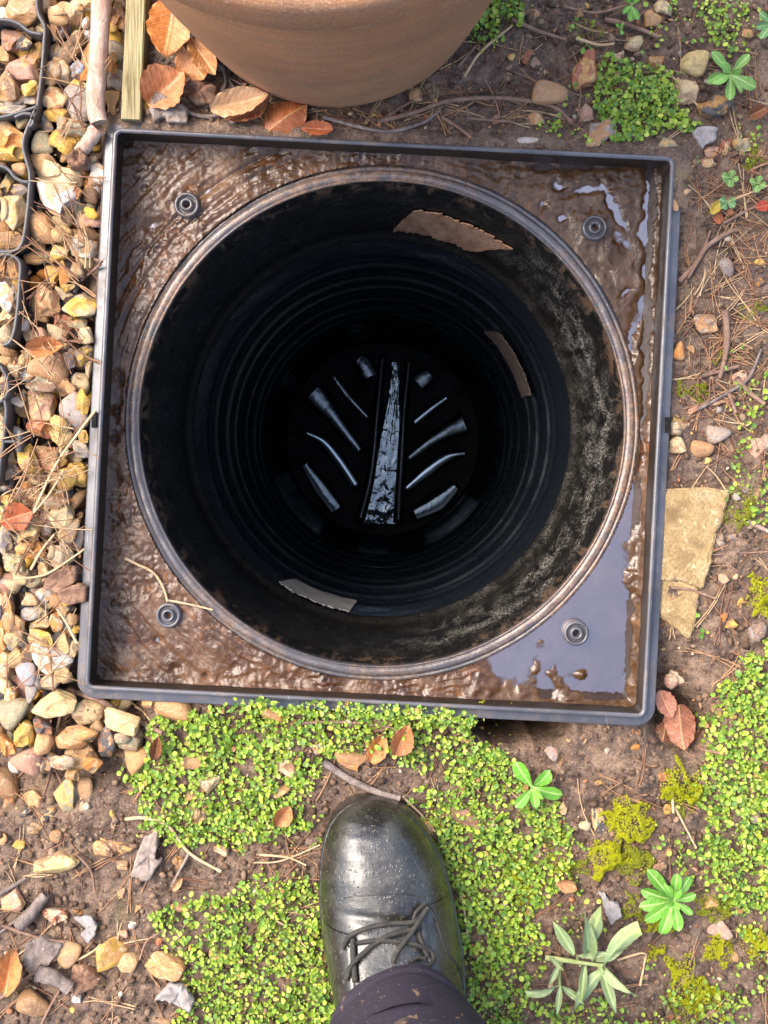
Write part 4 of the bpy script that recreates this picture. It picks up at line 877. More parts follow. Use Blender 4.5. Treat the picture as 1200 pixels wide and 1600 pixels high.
def m_sand():
    t = NT('sandstone'); v = t.obj(); n1 = t.noise(v, 35, 5, .65, .3); n2 = t.noise(t.n('ShaderNodeMapping', {'Vector': v, 'Scale': (1, .7, 1), 'Rotation': (0, 0, .2)}).outputs[0], 600, 4, .7)
    c = t.ramp(n1, [(.35, (.17, .11, .05)), (.5, (.30, .21, .10)), (.7, (.40, .31, .17))]); c = t.mix(t.ramp(n2, [(.48, 0), (.62, .8)]), c, (.19, .12, .05)); c = t.mix(t.ramp(t.noise(v, 140, 4, .7), [(.58, 0), (.68, .7)]), c, (.55, .44, .26))
    return t.bsdf(color=c, rough=.85, normal=t.bump(n2, .6, .0015, t.bump(n1, .4, .004)), spec=.25)
M['sand'] = m_sand()
slab([(1030, 765), (1065, 764), (1110, 762), (1141, 768), (1132, 808), (1119, 835), (1112, 880), (1100, 922), (1070, 910), (1030, 908)], -.009, .026, 'larger yellow sandstone slab tucked under the right flange', M['sand'])
slab([(1024, 898), (1060, 902), (1094, 922), (1088, 965), (1080, 1001), (1058, 985), (1028, 962)], -.0115, .022, 'smaller orange yellow sandstone slab below the larger one', M['sand'])

# ------------------------------------------------------------------ dead leaves, bark, flakes
def leaf_mesh(name, nl=26, nw=11, shape='beech', fold=.12, curl=.15, ripple=.02, twist=0.0):
    V = np.zeros((nl, nw, 3))
    for i in range(nl):
        t = i / (nl - 1)
        if shape == 'beech': wdt = .36 * math.sin(math.pi * min(1, t * .96 + .03)) ** .72 * (1 + .25 * (.5 - t))
        elif shape == 'spat': wdt = .02 * (1 - t) + .165 * (max(t, .001) ** 1.35 * (max(1 - t, 0)) ** .6) / .318
        else: wdt = .012 + .125 * math.sin(math.pi * min(1, t * .93 + .05)) ** 1.1
        for j in range(nw):
            u = j / (nw - 1) * 2 - 1
            edge = 1 + (.035 * math.sin(t * 40) + .16 * float(fbm(np.array(t * 3.5 + fold * 9), np.array((u > 0) * 5.0 + curl * 7), 23, 3)) if shape == 'beech' else .10 * float(fbm(np.array(t * 3 + fold * 9), np.array((u > 0) * 5.0 + curl * 5), 24, 2)))
            z = fold * abs(u) * wdt * 2 + curl * (t - .5) ** 2 * (-1 if shape == 'spat' else 1) + ripple * math.sin((t - .5 * abs(u)) * 26) * abs(u) + twist * u * (t - .4)
            V[i, j] = (u * wdt * edge, t, z)
    return mesh_np(name, V.reshape(-1, 3), grid_faces(nl, nw)[:, ::-1])
DL = [leaf_mesh('dead_leaf', fold=a, curl=b, ripple=c, twist=d) for a, b, c, d in [(.28, .5, .03, .12), (.42, .6, .045, -.2), (-.35, -.7, .035, .25), (.75, .8, .03, .35), (-.22, .4, .03, -.12)]]
for me in DL: me.materials.append(M['dead'])
def dead_leaf(bx, by, tx, ty, width, col, var, z, label, lift=0.0):
    """stalk end and tip in px; width relative to the mesh's own"""
    a = np.array(W(bx, by, z)); b = np.array(W(tx, ty, z + lift)); L = np.linalg.norm(b - a); o = bpy.data.objects.new('dead_leaf', DL[var]); COL.objects.link(o)
    o.location = a; o.scale = (L * width, L, L * .8); d = b - a
    o.rotation_euler = (math.asin(max(-1, min(1, d[2] / L))), 0, math.atan2(d[1], d[0]) - math.pi / 2); o.color = (*col, 1)
    return tag(o, label, 'leaf')
OR, RU, BR_, PK = (.50, .20, .055), (.36, .095, .03), (.20, .085, .04), (.34, .15, .09)
dead_leaf(275, 0, 258, 92, 1.05, OR, 0, .004, 'large round orange beech leaf between batten and pot', .008)
dead_leaf(285, 70, 320, 124, 1.2, OR, 4, .0, 'orange brown beech leaf below the large round one')
dead_leaf(300, 62, 338, 118, .8, (.42, .21, .08), 1, .003, 'folded tan beech leaf leaning on the pot foot')
dead_leaf(232, 165, 290, 115, 1.3, (.45, .20, .09), 3, -.004, 'curled orange leaf above the frame top left corner')
dead_leaf(285, -12, 288, 22, .5, OR, 1, .01, 'orange leaf sliver against the pot at the top edge')
dead_leaf(420, 150, 355, 190, .9, (.30, .11, .05), 1, -.004, 'dark orange leaf leaning against the pot foot, leftmost of three')
dead_leaf(415, 205, 478, 160, 1.15, (.36, .12, .04), 2, .0, 'curled rusty leaf between pot and frame, centre of three')
dead_leaf(520, 203, 470, 200, .7, RU, 0, .002, 'small rusty leaf resting on the frame top edge')
dead_leaf(330, 172, 420, 150, .7, (.48, .30, .16), 0, .006, 'pale curled leaf edge beside the pot')
dead_leaf(10, 1550, 22, 1478, .8, OR, 1, -.008, 'slender orange leaf near the bottom left corner')
dead_leaf(52, 800, 2, 815, 1.2, RU, 1, -.004, 'rust red leaf lying on the gravel strip')
dead_leaf(46, 546, 102, 541, .8, (.48, .21, .08), 3, .0, 'small curled orange leaf on the egg shaped pebble')
dead_leaf(1060, 1100, 1068, 1170, 1.0, (.30, .12, .07), 4, -.024, 'reddish brown leaf in the hollow beside the frame corner')
dead_leaf(1030, 1185, 1042, 1130, .9, (.22, .10, .06), 2, -.036, 'dark curled leaf deep in the hollow by the corner')
dead_leaf(1075, 1185, 1110, 1130, .9, (.19, .09, .055), 1, -.040, 'brown leaf at the right side of the hollow')
dead_leaf(1030, 1078, 1050, 1120, 1.0, (.33, .15, .10), 0, -.022, 'pale brown leaf touching the frame corner from the hollow')
dead_leaf(580, 1190, 600, 1145, .9, OR, 1, -.008, 'orange leaf scrap standing among the green leaves')
dead_leaf(618, 1178, 640, 1132, .95, (.40, .17, .07), 3, -.006, 'larger orange brown leaf scrap among the green leaves')
dead_leaf(242, 1185, 250, 1148, .7, BR_, 3, -.006, 'small dark curled leaf beside the reddish twig')
dead_leaf(270, 1390, 285, 1370, .7, (.5, .3, .15), 1, -.012, 'tiny tan leaf scrap at the edge of the upper leaves')
dead_leaf(868, 1376, 900, 1385, .8, (.52, .30, .15), 3, -.008, 'tiny tan leaf scrap above the silvery sprig')
dead_leaf(1110, 335, 1125, 313, .8, (.55, .45, .06), 1, -.010, 'yellow fallen leaf right of the frame')
dead_leaf(1125, 350, 1120, 325, .9, RU, 4, -.013, 'small red brown leaf beneath the yellow one')
dead_leaf(1200, 320, 1180, 326, 1.2, (.40, .05, .03), 1, -.012, 'small red leaf at the right photo edge')
dead_leaf(1195, 170, 1165, 185, .9, BR_, 3, -.010, 'dark brown leaf near the right photo edge')
dead_leaf(455, 1260, 430, 1290, 1.0, (.45, .2, .08), 3, -.010, 'orange leaf scrap left of the boot toe')

def chunk(poly, z, th, mat, label, cat, name, rough=.002):
    P = np.array([W(a, b, z)[:2] for a, b in poly]); c = P.mean(0); m = 40
    Q0 = np.vstack([P, P[:1]]); Q = np.concatenate([Q0[i] + (Q0[i + 1] - Q0[i]) * np.linspace(0, 1, 9, endpoint=False)[:, None] for i in range(len(P))]); m = len(Q); rings = []
    Q = Q + .0011 * np.stack([fbm(Q[:, 0] * 330, Q[:, 1] * 330, 7, 3), fbm(Q[:, 1] * 330, Q[:, 0] * 330, 8, 3)], 1)
    for k, (s, h) in enumerate([(1.02, 0), (1.04, .5), (1.01, .93), (.93, 1.0), (.75, 1.0), (.5, 1.0), (.25, 1.0), (.02, 1.0)]):
        q = c + (Q - c) * s; zz = z - th + th * h + rough * (fbm(q[:, 0] * 150, q[:, 1] * 150, 12, 3) + .5 * fbm(q[:, 0] * 600, q[:, 1] * 250, 13, 2)) * (h > .3)
        q = q + .0007 * np.stack([fbm(q[:, 1] * 260, q[:, 0] * 90 + k, 3, 2), fbm(q[:, 0] * 260, q[:, 1] * 90 + k, 4, 2)], 1)
        rings.append(np.c_[q, zz])
    v = np.stack(rings).reshape(-1, 3); f = grid_faces(8, m, False, True)
    o = link(name, mesh_np(name, v - np.array((*c, z - th)), f), mat, None, (c[0], c[1], z - th)); return tag(o, label, cat)
chunk([(70, 905), (100, 885), (118, 888), (117, 910), (88, 928), (66, 920)], -.001, .012, M['bark'], 'ribbed brown bark chunk below the straw stems by the frame', 'bark', 'bark_chunk')
chunk([(90, 925), (120, 912), (133, 918), (132, 940), (108, 946), (92, 938)], .001, .012, M['bark'], 'second ribbed bark chunk touching the frame flange', 'bark', 'bark_chunk')
chunk([(232, 170), (242, 140), (262, 152), (274, 165), (262, 182), (240, 188)], .002, .01, M['greybark'], 'dark fibrous bark piece under the curled leaf', 'bark', 'bark_chunk')
chunk([(262, 168), (280, 158), (292, 168), (290, 190), (262, 190), (255, 180)], .003, .008, M['white'], 'pale speckled bark piece at the frame top edge', 'bark', 'bark_chunk')
chunk([(285, 130), (312, 118), (338, 135), (335, 158), (305, 162), (288, 148)], -.004, .014, M['bark'], 'brown spiky cone fragment beside the pot foot', 'cone', 'cone_fragment', .006)
chunk([(103, 245), (122, 232), (137, 246), (130, 262), (110, 262)], .0, .012, M['bark'], 'rusty brown cone fragment below the broken birch piece', 'cone', 'cone_fragment', .006)
chunk([(224, 1310), (246, 1300), (247, 1320), (240, 1345), (252, 1345), (230, 1378), (204, 1370), (214, 1335)], -.008, .008, M['white'], 'pale grey bark flake at the edge of the upper leaves', 'bark', 'bark_flake')
chunk([(38, 1480), (60, 1465), (95, 1478), (92, 1490), (70, 1515), (45, 1520), (36, 1498)], -.012, .010, M['greybark'], 'dark grey bark plate near the slender orange leaf', 'bark', 'bark_flake')
chunk([(116, 1435), (140, 1432), (152, 1448), (148, 1458), (138, 1476), (125, 1460), (134, 1452)], -.012, .004, M['chalk'], 'torn white papery flake on the soil', 'flake', 'paper_flake', .001)
chunk([(937, 1394), (945, 1395), (952, 1408), (966, 1412), (972, 1432), (955, 1446), (948, 1430)], -.006, .005, M['chalk'], 'white shell like flake beside the silvery sprig', 'flake', 'white_flake', .001)
chunk([(1082, 205), (1100, 196), (1122, 200), (1120, 218), (1104, 224), (1098, 232)], -.006, .006, M['chalk'], 'flaky white piece of bark above the frame corner', 'bark', 'white_flake')
chunk([(242, 1562), (262, 1540), (285, 1540), (302, 1562), (298, 1580), (280, 1575), (262, 1566)], -.006, .006, M['chalk'], 'crumpled bluish white scrap near the bottom edge', 'scrap', 'plastic_scrap', .004)
chunk([(112, 1510), (135, 1512), (158, 1530), (150, 1545), (118, 1556), (110, 1535)], -.010, .010, M['bark'], 'crumbly tan bark lump below the ochre diamond flint', 'bark', 'bark_chunk', .006)
chunk([(700, 1262), (735, 1268), (762, 1295), (750, 1300), (715, 1285), (690, 1275)], -.014, .006, M['bark'], 'brown bark strip right of the boot toe', 'bark', 'bark_flake')
chunk([(575, 1130), (0 + 590, 1120), (615, 1130), (610, 1142), (585, 1144)], -.010, .006, M['bark'], 'brown bark scrap among leaves at the frame bottom', 'bark', 'bark_flake')

# ------------------------------------------------------------------ twigs
TG = 'thin twigs lying about'
T = [([(-20, 900), (50, 921), (90, 942), (118, 952)], 13, 'birch', 'pinkish peeled stick crossing the gravel strip'), ([(118, 1082), (160, 1096), (205, 1122), (255, 1146)], 10, 'twig', 'reddish twig slanting from the frame bottom left corner'),
     ([(153, 240), (136, 300), (108, 350), (68, 402)], 6, 'twig', 'thin bent twig across the white flints'), ([(118, 395), (95, 400), (60, 414)], 4, 'twig', None), ([(160, 410), (135, 402), (122, 420), (98, 455)], 6, 'twig', 'hooked twig end resting on the frame rim'), ([(158, 412), (125, 440), (100, 460)], 5, 'twig', None),
     ([(96, 1110), (85, 1170), (78, 1210), (68, 1245)], 6, 'twig', 'forked thin twig standing out of the gravel foot'), ([(83, 1195), (92, 1215), (98, 1228)], 4, 'twig', None), ([(8, 1020), (25, 1060), (38, 1105), (48, 1130)], 6, 'twig', 'long thin twig down the gravel strip near the edge'),
     ([(80, 690), (58, 705), (45, 740), (35, 775)], 7, 'twig', 'dark bent twig beside the joining clip'), ([(35, 600), (36, 640), (42, 670), (60, 680)], 6, 'twig', 'curved brown twig beside the pink granite like stone'), ([(148, 640), (110, 690), (75, 735), (30, 785)], 9, 'bark', 'long bent stem running from the latch slot over the gravel'), ([(76, 652), (52, 672), (45, 700)], 4, 'twig', None),
     ([(505, 183), (560, 198), (610, 205), (660, 192), (688, 172)], 7, 'greybark', 'grey forked twig between pot and frame'), ([(590, 190), (650, 175), (700, 158), (780, 153), (860, 165), (895, 192)], 8, 'twig', 'long reddish twig running from the pot foot to the right'), ([(600, 185), (640, 160), (660, 150)], 6, 'twig', None), ([(690, 183), (715, 198), (738, 216)], 6, 'twig', 'short twig ending at the frame top edge'),
     ([(730, 185), (800, 190)], 5, 'twig', None), ([(380, 165), (345, 178), (318, 182), (285, 172)], 9, 'greybark', 'dark crooked twig beside the pot foot'), ([(348, 100), (352, 130), (338, 152), (322, 168)], 7, 'greybark', 'branched grey twig leaning on the pot'), ([(335, 92), (360, 128), (372, 150)], 4, 'greybark', None), ([(352, 118), (392, 140)], 4, 'twig', None), ([(280, 104), (310, 135), (330, 155)], 4, 'twig', None),
     ([(505, 1190), (550, 1220), (590, 1238), (625, 1248)], 13, 'greybark', 'thick dark twig just above the boot toe'), ([(470, 1130), (530, 1128), (600, 1135), (640, 1150)], 6, 'twig', 'reddish root under the leaves below the frame'), ([(195, 1280), (225, 1278), (262, 1290), (295, 1332), (345, 1362)], 6, 'straw', 'pale straw stem bent over the upper leaves'), ([(295, 1334), (280, 1362), (268, 1386)], 5, 'white', 'white straw end below the bent stem'),
     ([(28, 1448), (50, 1425), (72, 1398)], 22, 'greybark', 'thick grey stick piece near the bottom left'), ([(60, 1520), (85, 1528), (110, 1545)], 28, 'greybark', 'thick broken grey stick below the bark plate'), ([(-5, 1400), (20, 1385), (40, 1372)], 8, 'greybark', 'grey twig at the left photo edge on the mud'), ([(0, 1458), (40, 1425), (65, 1395)], 5, 'greybark', None), ([(0, 1445), (60, 1465), (100, 1472)], 5, 'twig', None), ([(-5, 1565), (60, 1515), (120, 1482)], 6, 'twig', 'long twig across the bark plate'),
     ([(65, 1600), (80, 1570), (98, 1540)], 5, 'twig', None), ([(218, 1500), (230, 1470), (255, 1455)], 4, 'twig', None), ([(120, 1335), (142, 1360), (148, 1392)], 5, 'twig', 'curved root on the mud beside the long yellow flint'), ([(100, 1510), (140, 1490), (158, 1475)], 4, 'straw', None),
     ([(1133, 485), (1136, 525), (1132, 562)], 12, 'twig', 'thick reddish brown twig piece right of the frame'), ([(1132, 562), (1124, 592)], 8, 'twig', None), ([(1090, 640), (1140, 612), (1170, 590), (1190, 545)], 6, 'greybark', 'dark curved twig near the right photo edge'), ([(1150, 590), (1170, 612), (1195, 632)], 9, 'twig', 'pinkish brown twig at the right photo edge'), ([(1095, 588), (1155, 572)], 7, 'twig', None), ([(1138, 612), (1150, 645)], 7, 'twig', None),
     ([(1060, 440), (1085, 415), (1105, 385), (1140, 362), (1150, 360)], 9, 'twig', 'long reddish twig above the round dark pebble'), ([(1075, 435), (1098, 395), (1110, 360)], 5, 'twig', None), ([(945, 30), (985, 40), (1030, 58)], 8, 'twig', 'reddish twig above the green patch'), ([(1030, 100), (1055, 125), (1090, 165)], 4, 'straw', None), ([(800, 30), (840, 48), (885, 62)], 7, 'twig', 'brown twig near the top between pot and green patch'),
     ([(880, 10), (930, 20), (980, 8)], 5, 'twig', None), ([(900, 60), (935, 70), (960, 68)], 5, 'straw', None), ([(725, 120), (752, 80), (800, 40)], 5, 'straw', 'straw stem beside the pot at the right'), ([(715, 105), (745, 70)], 6, 'twig', None), ([(1110, 320), (1150, 310), (1200, 290)], 4, 'straw', None), ([(1128, 350), (1165, 330), (1200, 315)], 6, 'twig', 'pale twig above the red leaf'), ([(1075, 1165), (1120, 1176), (1200, 1192)], 6, 'twig', 'twig bridging the hollow and the right green patch'),
     ([(1170, 815), (1200, 830)], 8, 'birch', 'pale stick end at the right photo edge'), ([(965, 1500), (998, 1490), (1008, 1490)], 4, 'straw', None), ([(1000, 1540), (1010, 1490)], 4, 'straw', None), ([(1050, 1232), (1052, 1270)], 5, 'straw', None), ([(1055, 1262), (1075, 1300), (1088, 1325)], 4, 'straw', 'straw stem beside the upper moss cushion'), ([(1045, 918), (1080, 922), (1118, 935)], 5, 'twig', 'thin twig lying across the stone slabs'), ([(1045, 880), (1075, 870), (1200, 862)], 3, 'twig', None),
     ([(630, 1245), (660, 1275), (680, 1300)], 4, 'straw', None), ([(400, 1335), (450, 1340), (478, 1352)], 4, 'straw', None), ([(395, 1348), (440, 1345), (500, 1320)], 3, 'straw', None), ([(720, 1395), (728, 1440), (730, 1470)], 4, 'straw', 'straw stems beside the boot'), ([(425, 1435), (450, 1450), (478, 1480)], 3, 'straw', None)]
for pts, w_, m_, lab in T:
    stick('twig', pts, w_, M[m_], lab or by_neighbour('thin dry twig', pts[1][0], pts[1][1]) or 'thin dry twig lying on soil or gravel', 'twig', None if lab else TG, lift=.010 if pts[0][0] < 160 and pts[0][1] < 1200 else .002 + .002 * (pts[0][1] > 1100), n=7)
stick('root_stem', [(195, 872), (215, 882), (240, 895), (255, 918), (262, 940)], 5, M['straw'], 'thin orange rootlet lying on the mud of the tray', 'rootlet', zs=-.038, n=6)
stick('root_stem', [(262, 938), (300, 945), (332, 953)], 4, M['straw'], 'straw needle pair across the ring beside the screw boss', 'rootlet', zs=-.036, n=6)
# reeds of straw over the gravel
for pts, w_, lab in [([(150, 640), (120, 680), (88, 725), (52, 800)], 5, 'long pale straw from the latch slot over the gravel'), ([(100, 735), (75, 775), (52, 802)], 4, 'green tinged straw above the rust leaf'), ([(20, 905), (70, 898), (115, 870), (132, 858)], 4, 'pale straw above the bark chunks'), ([(48, 890), (65, 860), (85, 835)], 5, 'brown straw beside the orange flint'), ([(120, 1005), (105, 975), (88, 950)], 5, 'straw beside the speckled cream flint')]:
    stick('straw_stem', pts, w_, M['straw'], lab, 'straw', zs=[.003, .005, .004, .002][:len(pts)], n=6)

# pine needles: uncountable litter
mb = MB()
def needle(px_, py_, L, a, z, w_=.00055, bend=.2, col=(.42, .27, .15)):
    s = np.linspace(-.5, .5, 6); u = s * L; wv_ = bend * L * (s * s - .08)
    a_ = math.radians(a); dx, dy = u * math.cos(a_) - wv_ * math.sin(a_), u * math.sin(a_) + wv_ * math.cos(a_)
    x0, y0, _ = W(px_, py_, -.012); xs, ys = x0 + dx, y0 + dy
    zz = ground_z(xs, ys) if z is None else np.full(6, z); zz = np.maximum(zz, zz.mean()) + .001
    if z is not None: zz = zz + s * RNG.uniform(-.01, .01)
    v, f, c = tube(np.stack([xs, ys, zz], 1), np.linspace(1, .6, 6) * w_, 4); b = mb.n; mb.add(v, f, col)
def ncol(): 
    k = RNG.random(); return np.array([(.34, .20, .11), (.24, .125, .075), (.48, .34, .20), (.16, .08, .05)][RNG.choice(4, p=[.4, .3, .18, .12])]) * RNG.uniform(.8, 1.15)
def needles(n_, box, L=(.02, .06), zf=None, adir=None):
    k = 0
    while k < n_:
        a, b = RNG.uniform(box[0], box[2]), RNG.uniform(box[1], box[3]); x, y, _ = W(a, b, -.01); lu, lv = to_local(x, y)
        l_ = RNG.uniform(*L)
        if max(abs(lu), abs(lv)) < .256 + l_ * .42: 
            if max(abs(lu), abs(lv)) < .262: continue
            if zf is None: l_ = min(l_, .025)
        if in_poly(np.array(a), np.array(b), BOOTPOLY): continue
        ang = RNG.uniform(0, 180) if adir is None else RNG.normal(*adir); z = None if zf is None else RNG.uniform(*zf); c = ncol(); w_ = RNG.uniform(.0004, .0008)
        needle(a, b, l_, ang, z, w_, RNG.uniform(-.3, .3), c)
        if RNG.random() < .4: needle(a + 3, b + 2, l_ * .9, ang + RNG.uniform(-14, 14), z, w_, RNG.uniform(-.3, .3), c)
        k += 1
needles(190, (1050, 230, 1210, 720)); needles(60, (690, 40, 960, 215)); needles(40, (960, 0, 1210, 230)); needles(30, (1050, 720, 1210, 1100))
needles(60, (10, 380, 150, 820), zf=(-.006, .006)); needles(28, (10, 820, 130, 1060), zf=(-.006, .006)); needles(35, (90, 60, 165, 400), zf=(-.006, .006)); needles(40, (10, 1060, 260, 1300)); needles(60, (0, 1300, 300, 1610))
needles(45, (240, 1120, 760, 1340)); needles(30, (380, 1330, 500, 1500)); needles(55, (690, 1180, 1200, 1600)); needles(26, (330, 130, 520, 190), L=(.015, .035)); needles(30, (520, 150, 720, 210), L=(.015, .04)); needles(25, (16, 720, 60, 800), L=(.01, .02), zf=(-.02, -.005))
tag(link('pine_needles', mb.mesh('pine_needles'), None), 'dry brown pine needles strewn over soil and gravel', 'pine needles', kind='stuff').data.materials.append(M['grit'])

mb = MB()
lpal = [(.30, .15, .07), (.22, .11, .06), (.40, .26, .14), (.16, .085, .055), (.34, .20, .11)]
k = 0
while k < 1500:
    a, b = RNG.uniform(-40, 1240), RNG.uniform(-40, 1640); x, y, _ = W(a, b, -.012); lu, lv = to_local(x, y)
    if max(abs(lu), abs(lv)) < .258 or in_poly(np.array(a), np.array(b), BOOTPOLY): continue
    grv = a < 175 and b < 1200
    if not grv and fbm(np.array(a / 70), np.array(b / 70), 78, 2) < RNG.uniform(-.5, .4): continue
    z = RNG.uniform(-.028, -.006) if grv else float(ground_z(x, y)) + RNG.uniform(.0008, .003)
    L, w_ = RNG.uniform(.0015, .0065), RNG.uniform(.0008, .0026); q = RNG.uniform(0, 6.28); R_ = np.array(Euler((RNG.normal(0, .35), RNG.normal(0, .35), q)).to_matrix())
    v = np.array([(-L / 2, -w_ * .3, 0), (-L * .2, -w_ / 2, L * .08), (L * .25, -w_ * .4, L * .06), (L / 2, 0, 0), (L * .2, w_ / 2, L * .05), (-L * .3, w_ * .45, L * .1)]) * RNG.uniform(.8, 1.2, (6, 3))
    mb.add(v @ R_.T + np.array((x, y, z)), [(0, 1, 2), (0, 2, 5), (2, 4, 5), (2, 3, 4)], np.array(lpal[RNG.integers(5)]) * RNG.uniform(.7, 1.2)); k += 1
tag(link('leaf_litter', mb.mesh('leaf_litter', False), M['grit']), 'brown crumbs of dead leaf and bark strewn over gravel and soil', 'leaf litter', kind='stuff')
# soil crumbs
P_, S_, C_ = [], [], []
spal = [(.10, .06, .04), (.15, .095, .06), (.075, .045, .03), (.22, .15, .10), (.13, .08, .05)]; gpal = [(.45, .30, .18), (.5, .42, .3), (.38, .16, .08), (.3, .26, .22), (.55, .36, .12)]
while len(P_) < 7500:
    a, b = RNG.uniform(-60, 1260), RNG.uniform(-40, 1640); x, y, _ = W(a, b, -.018); lu, lv = to_local(x, y)
    if max(abs(lu), abs(lv)) < .256 or (a < 160 and 60 < b < 1080): continue
    if in_poly(np.array(a), np.array(b), BOOTPOLY): continue
    if fbm(np.array(a / 50), np.array(b / 50), 77, 2) < RNG.uniform(-.7, .3): continue
    s_ = .0007 + .0042 * RNG.random() ** 3.2; P_.append((x, y, float(ground_z(x, y)) + s_ * .3)); S_.append(s_)
    C_.append(np.array(gpal[RNG.integers(5)] if RNG.random() < .07 else spal[RNG.integers(5)]) * RNG.uniform(.8, 1.2))
scatter('soil_crumbs', P_, S_, C_, LP1, M['grit'], 'loose soil crumbs and grit scattered over the bare earth', 'soil crumbs')

# ------------------------------------------------------------------ creeping green ground cover
COVER = [([(1095, 60), (1130, 50), (1200, 70), (1200, 10), (1160, 60)], .3), ([(1000, 20), (1040, 10), (1060, 70), (1010, 80)], .35), ([(870, 60), (910, 20), (950, 60), (920, 100)], .2), ([(1150, 190), (1200, 180), (1200, 260), (1160, 250)], .2), ([(1040, 225), (1070, 220), (1090, 260), (1070, 300)], .12), ([(1120, 560), (1160, 540), (1180, 600), (1130, 620)], .25), ([(195, 1225), (205, 1160), (262, 1120), (330, 1095), (420, 1086), (560, 1090), (690, 1098), (742, 1118), (735, 1160), (700, 1190), (645, 1200), (600, 1185), (540, 1165), (500, 1180), (490, 1230), (470, 1290), (430, 1310), (395, 1330), (330, 1330), (262, 1318), (225, 1300), (200, 1262)], 1.0),
         ([(245, 1425), (300, 1400), (340, 1410), (420, 1360), (470, 1370), (500, 1400), (510, 1470), (535, 1540), (545, 1625), (270, 1625), (300, 1560), (285, 1510), (262, 1470)], .95),
         ([(480, 1255), (500, 1300), (505, 1330), (440, 1330), (440, 1280)], .3),
         ([(640, 1245), (700, 1205), (735, 1165), (790, 1180), (820, 1235), (900, 1275), (915, 1320), (895, 1385), (835, 1430), (840, 1500), (818, 1560), (830, 1625), (735, 1625), (722, 1480), (700, 1370), (672, 1300)], .95),
         ([(1210, 990), (1165, 1030), (1135, 1060), (1118, 1110), (1108, 1180), (1090, 1215), (1100, 1270), (1082, 1310), (1105, 1370), (1140, 1390), (1160, 1430), (1260, 1440), (1260, 990)], 1.15),
         ([(1020, 1290), (1090, 1310), (1110, 1390), (1060, 1370), (1030, 1330)], .5), ([(1040, 1225), (1100, 1215), (1090, 1270), (1045, 1260)], .4),
         ([(932, 120), (955, 85), (1010, 95), (1050, 110), (1060, 150), (1095, 195), (1060, 205), (1015, 215), (990, 225), (950, 222), (930, 180), (922, 150)], 1.5), ([(845, 185), (880, 175), (915, 205), (920, 222), (850, 218)], 1.0), ([(880, 130), (900, 120), (900, 160), (885, 165)], .4),
         ([(1090, 0), (1160, -10), (1180, 15), (1150, 50), (1165, 75), (1110, 60), (1095, 30)], 1.0), ([(1040, 15), (1090, 5), (1100, 60), (1060, 65)], .3), ([(745, -20), (800, -20), (830, 10), (790, 30), (770, 60), (755, 85), (742, 50)], 1.1), ([(800, 50), (825, 45), (832, 85), (805, 82)], .3),
         ([(1150, 600), (1210, 560), (1210, 640), (1185, 690), (1170, 720), (1150, 770), (1140, 700)], .35), ([(1170, 720), (1200, 730), (1210, 830), (1150, 800), (1140, 760)], .4), ([(1080, 960), (1098, 958), (1105, 1000), (1088, 1010)], .4),
         ([(830, 1560), (930, 1560), (1000, 1560), (1060, 1540), (1200, 1500), (1250, 1520), (1250, 1630), (820, 1630)], .45), ([(1010, 1495), (1060, 1520), (1060, 1600), (1000, 1600)], .3), ([(880, 1390), (930, 1400), (930, 1470), (850, 1450)], .35), ([(1120, 1380), (1200, 1400), (1200, 1500), (1150, 1480)], .5), ([(690, 1100), (765, 1130), (800, 1180), (760, 1190), (720, 1150)], .5)]
lv0 = []
for rsc in (1.0, .7): pass
def round_leaf(sz, ex):
    a = np.linspace(0, 2 * math.pi, 8, endpoint=False) + .3
    ring = np.stack([np.cos(a), np.sin(a) * ex, np.full(8, .22)], 1); ring2 = np.stack([np.cos(a) * .55, np.sin(a) * .55 * ex, np.full(8, .05)], 1)
    v = np.vstack([[(0, 0, 0)], ring2, ring]) * sz
    f3 = [(0, 1 + k, 1 + (k + 1) % 8) for k in range(8)]
    f4 = [(1 + k, 9 + k, 9 + (k + 1) % 8, 1 + (k + 1) % 8) for k in range(8)]
    return v, np.array(f3), np.array(f4)
RL = round_leaf(1.0, .88)
VV, F3, F4, CC = [], [], [], []; nn_ = 0
stone_discs = [(s[0], s[1], .5 * (s[2] + s[3]) / 2 * .75) for s in STONES if not (s[0] < 200 and s[1] < 1215)]
wpal = np.array([(.28, .40, .045), (.38, .47, .055), (.20, .33, .045), (.47, .53, .10), (.12, .23, .04)])
def cover_leaf(x, y, z, sz, c, tilt=.45):
    global nn_
    R_ = np.array(Euler((RNG.normal(0, tilt), RNG.normal(0, tilt), RNG.uniform(0, 6.28))).to_matrix())
    v = (RL[0] * sz * np.array([1, RNG.uniform(.8, 1.05), RNG.uniform(.3, 1.3)])) @ R_.T + np.array((x, y, z))
    VV.append(v); F3.append(RL[1] + nn_); F4.append(RL[2] + nn_); CC.append(np.tile(c, (17, 1))); nn_ += 17
    return R_
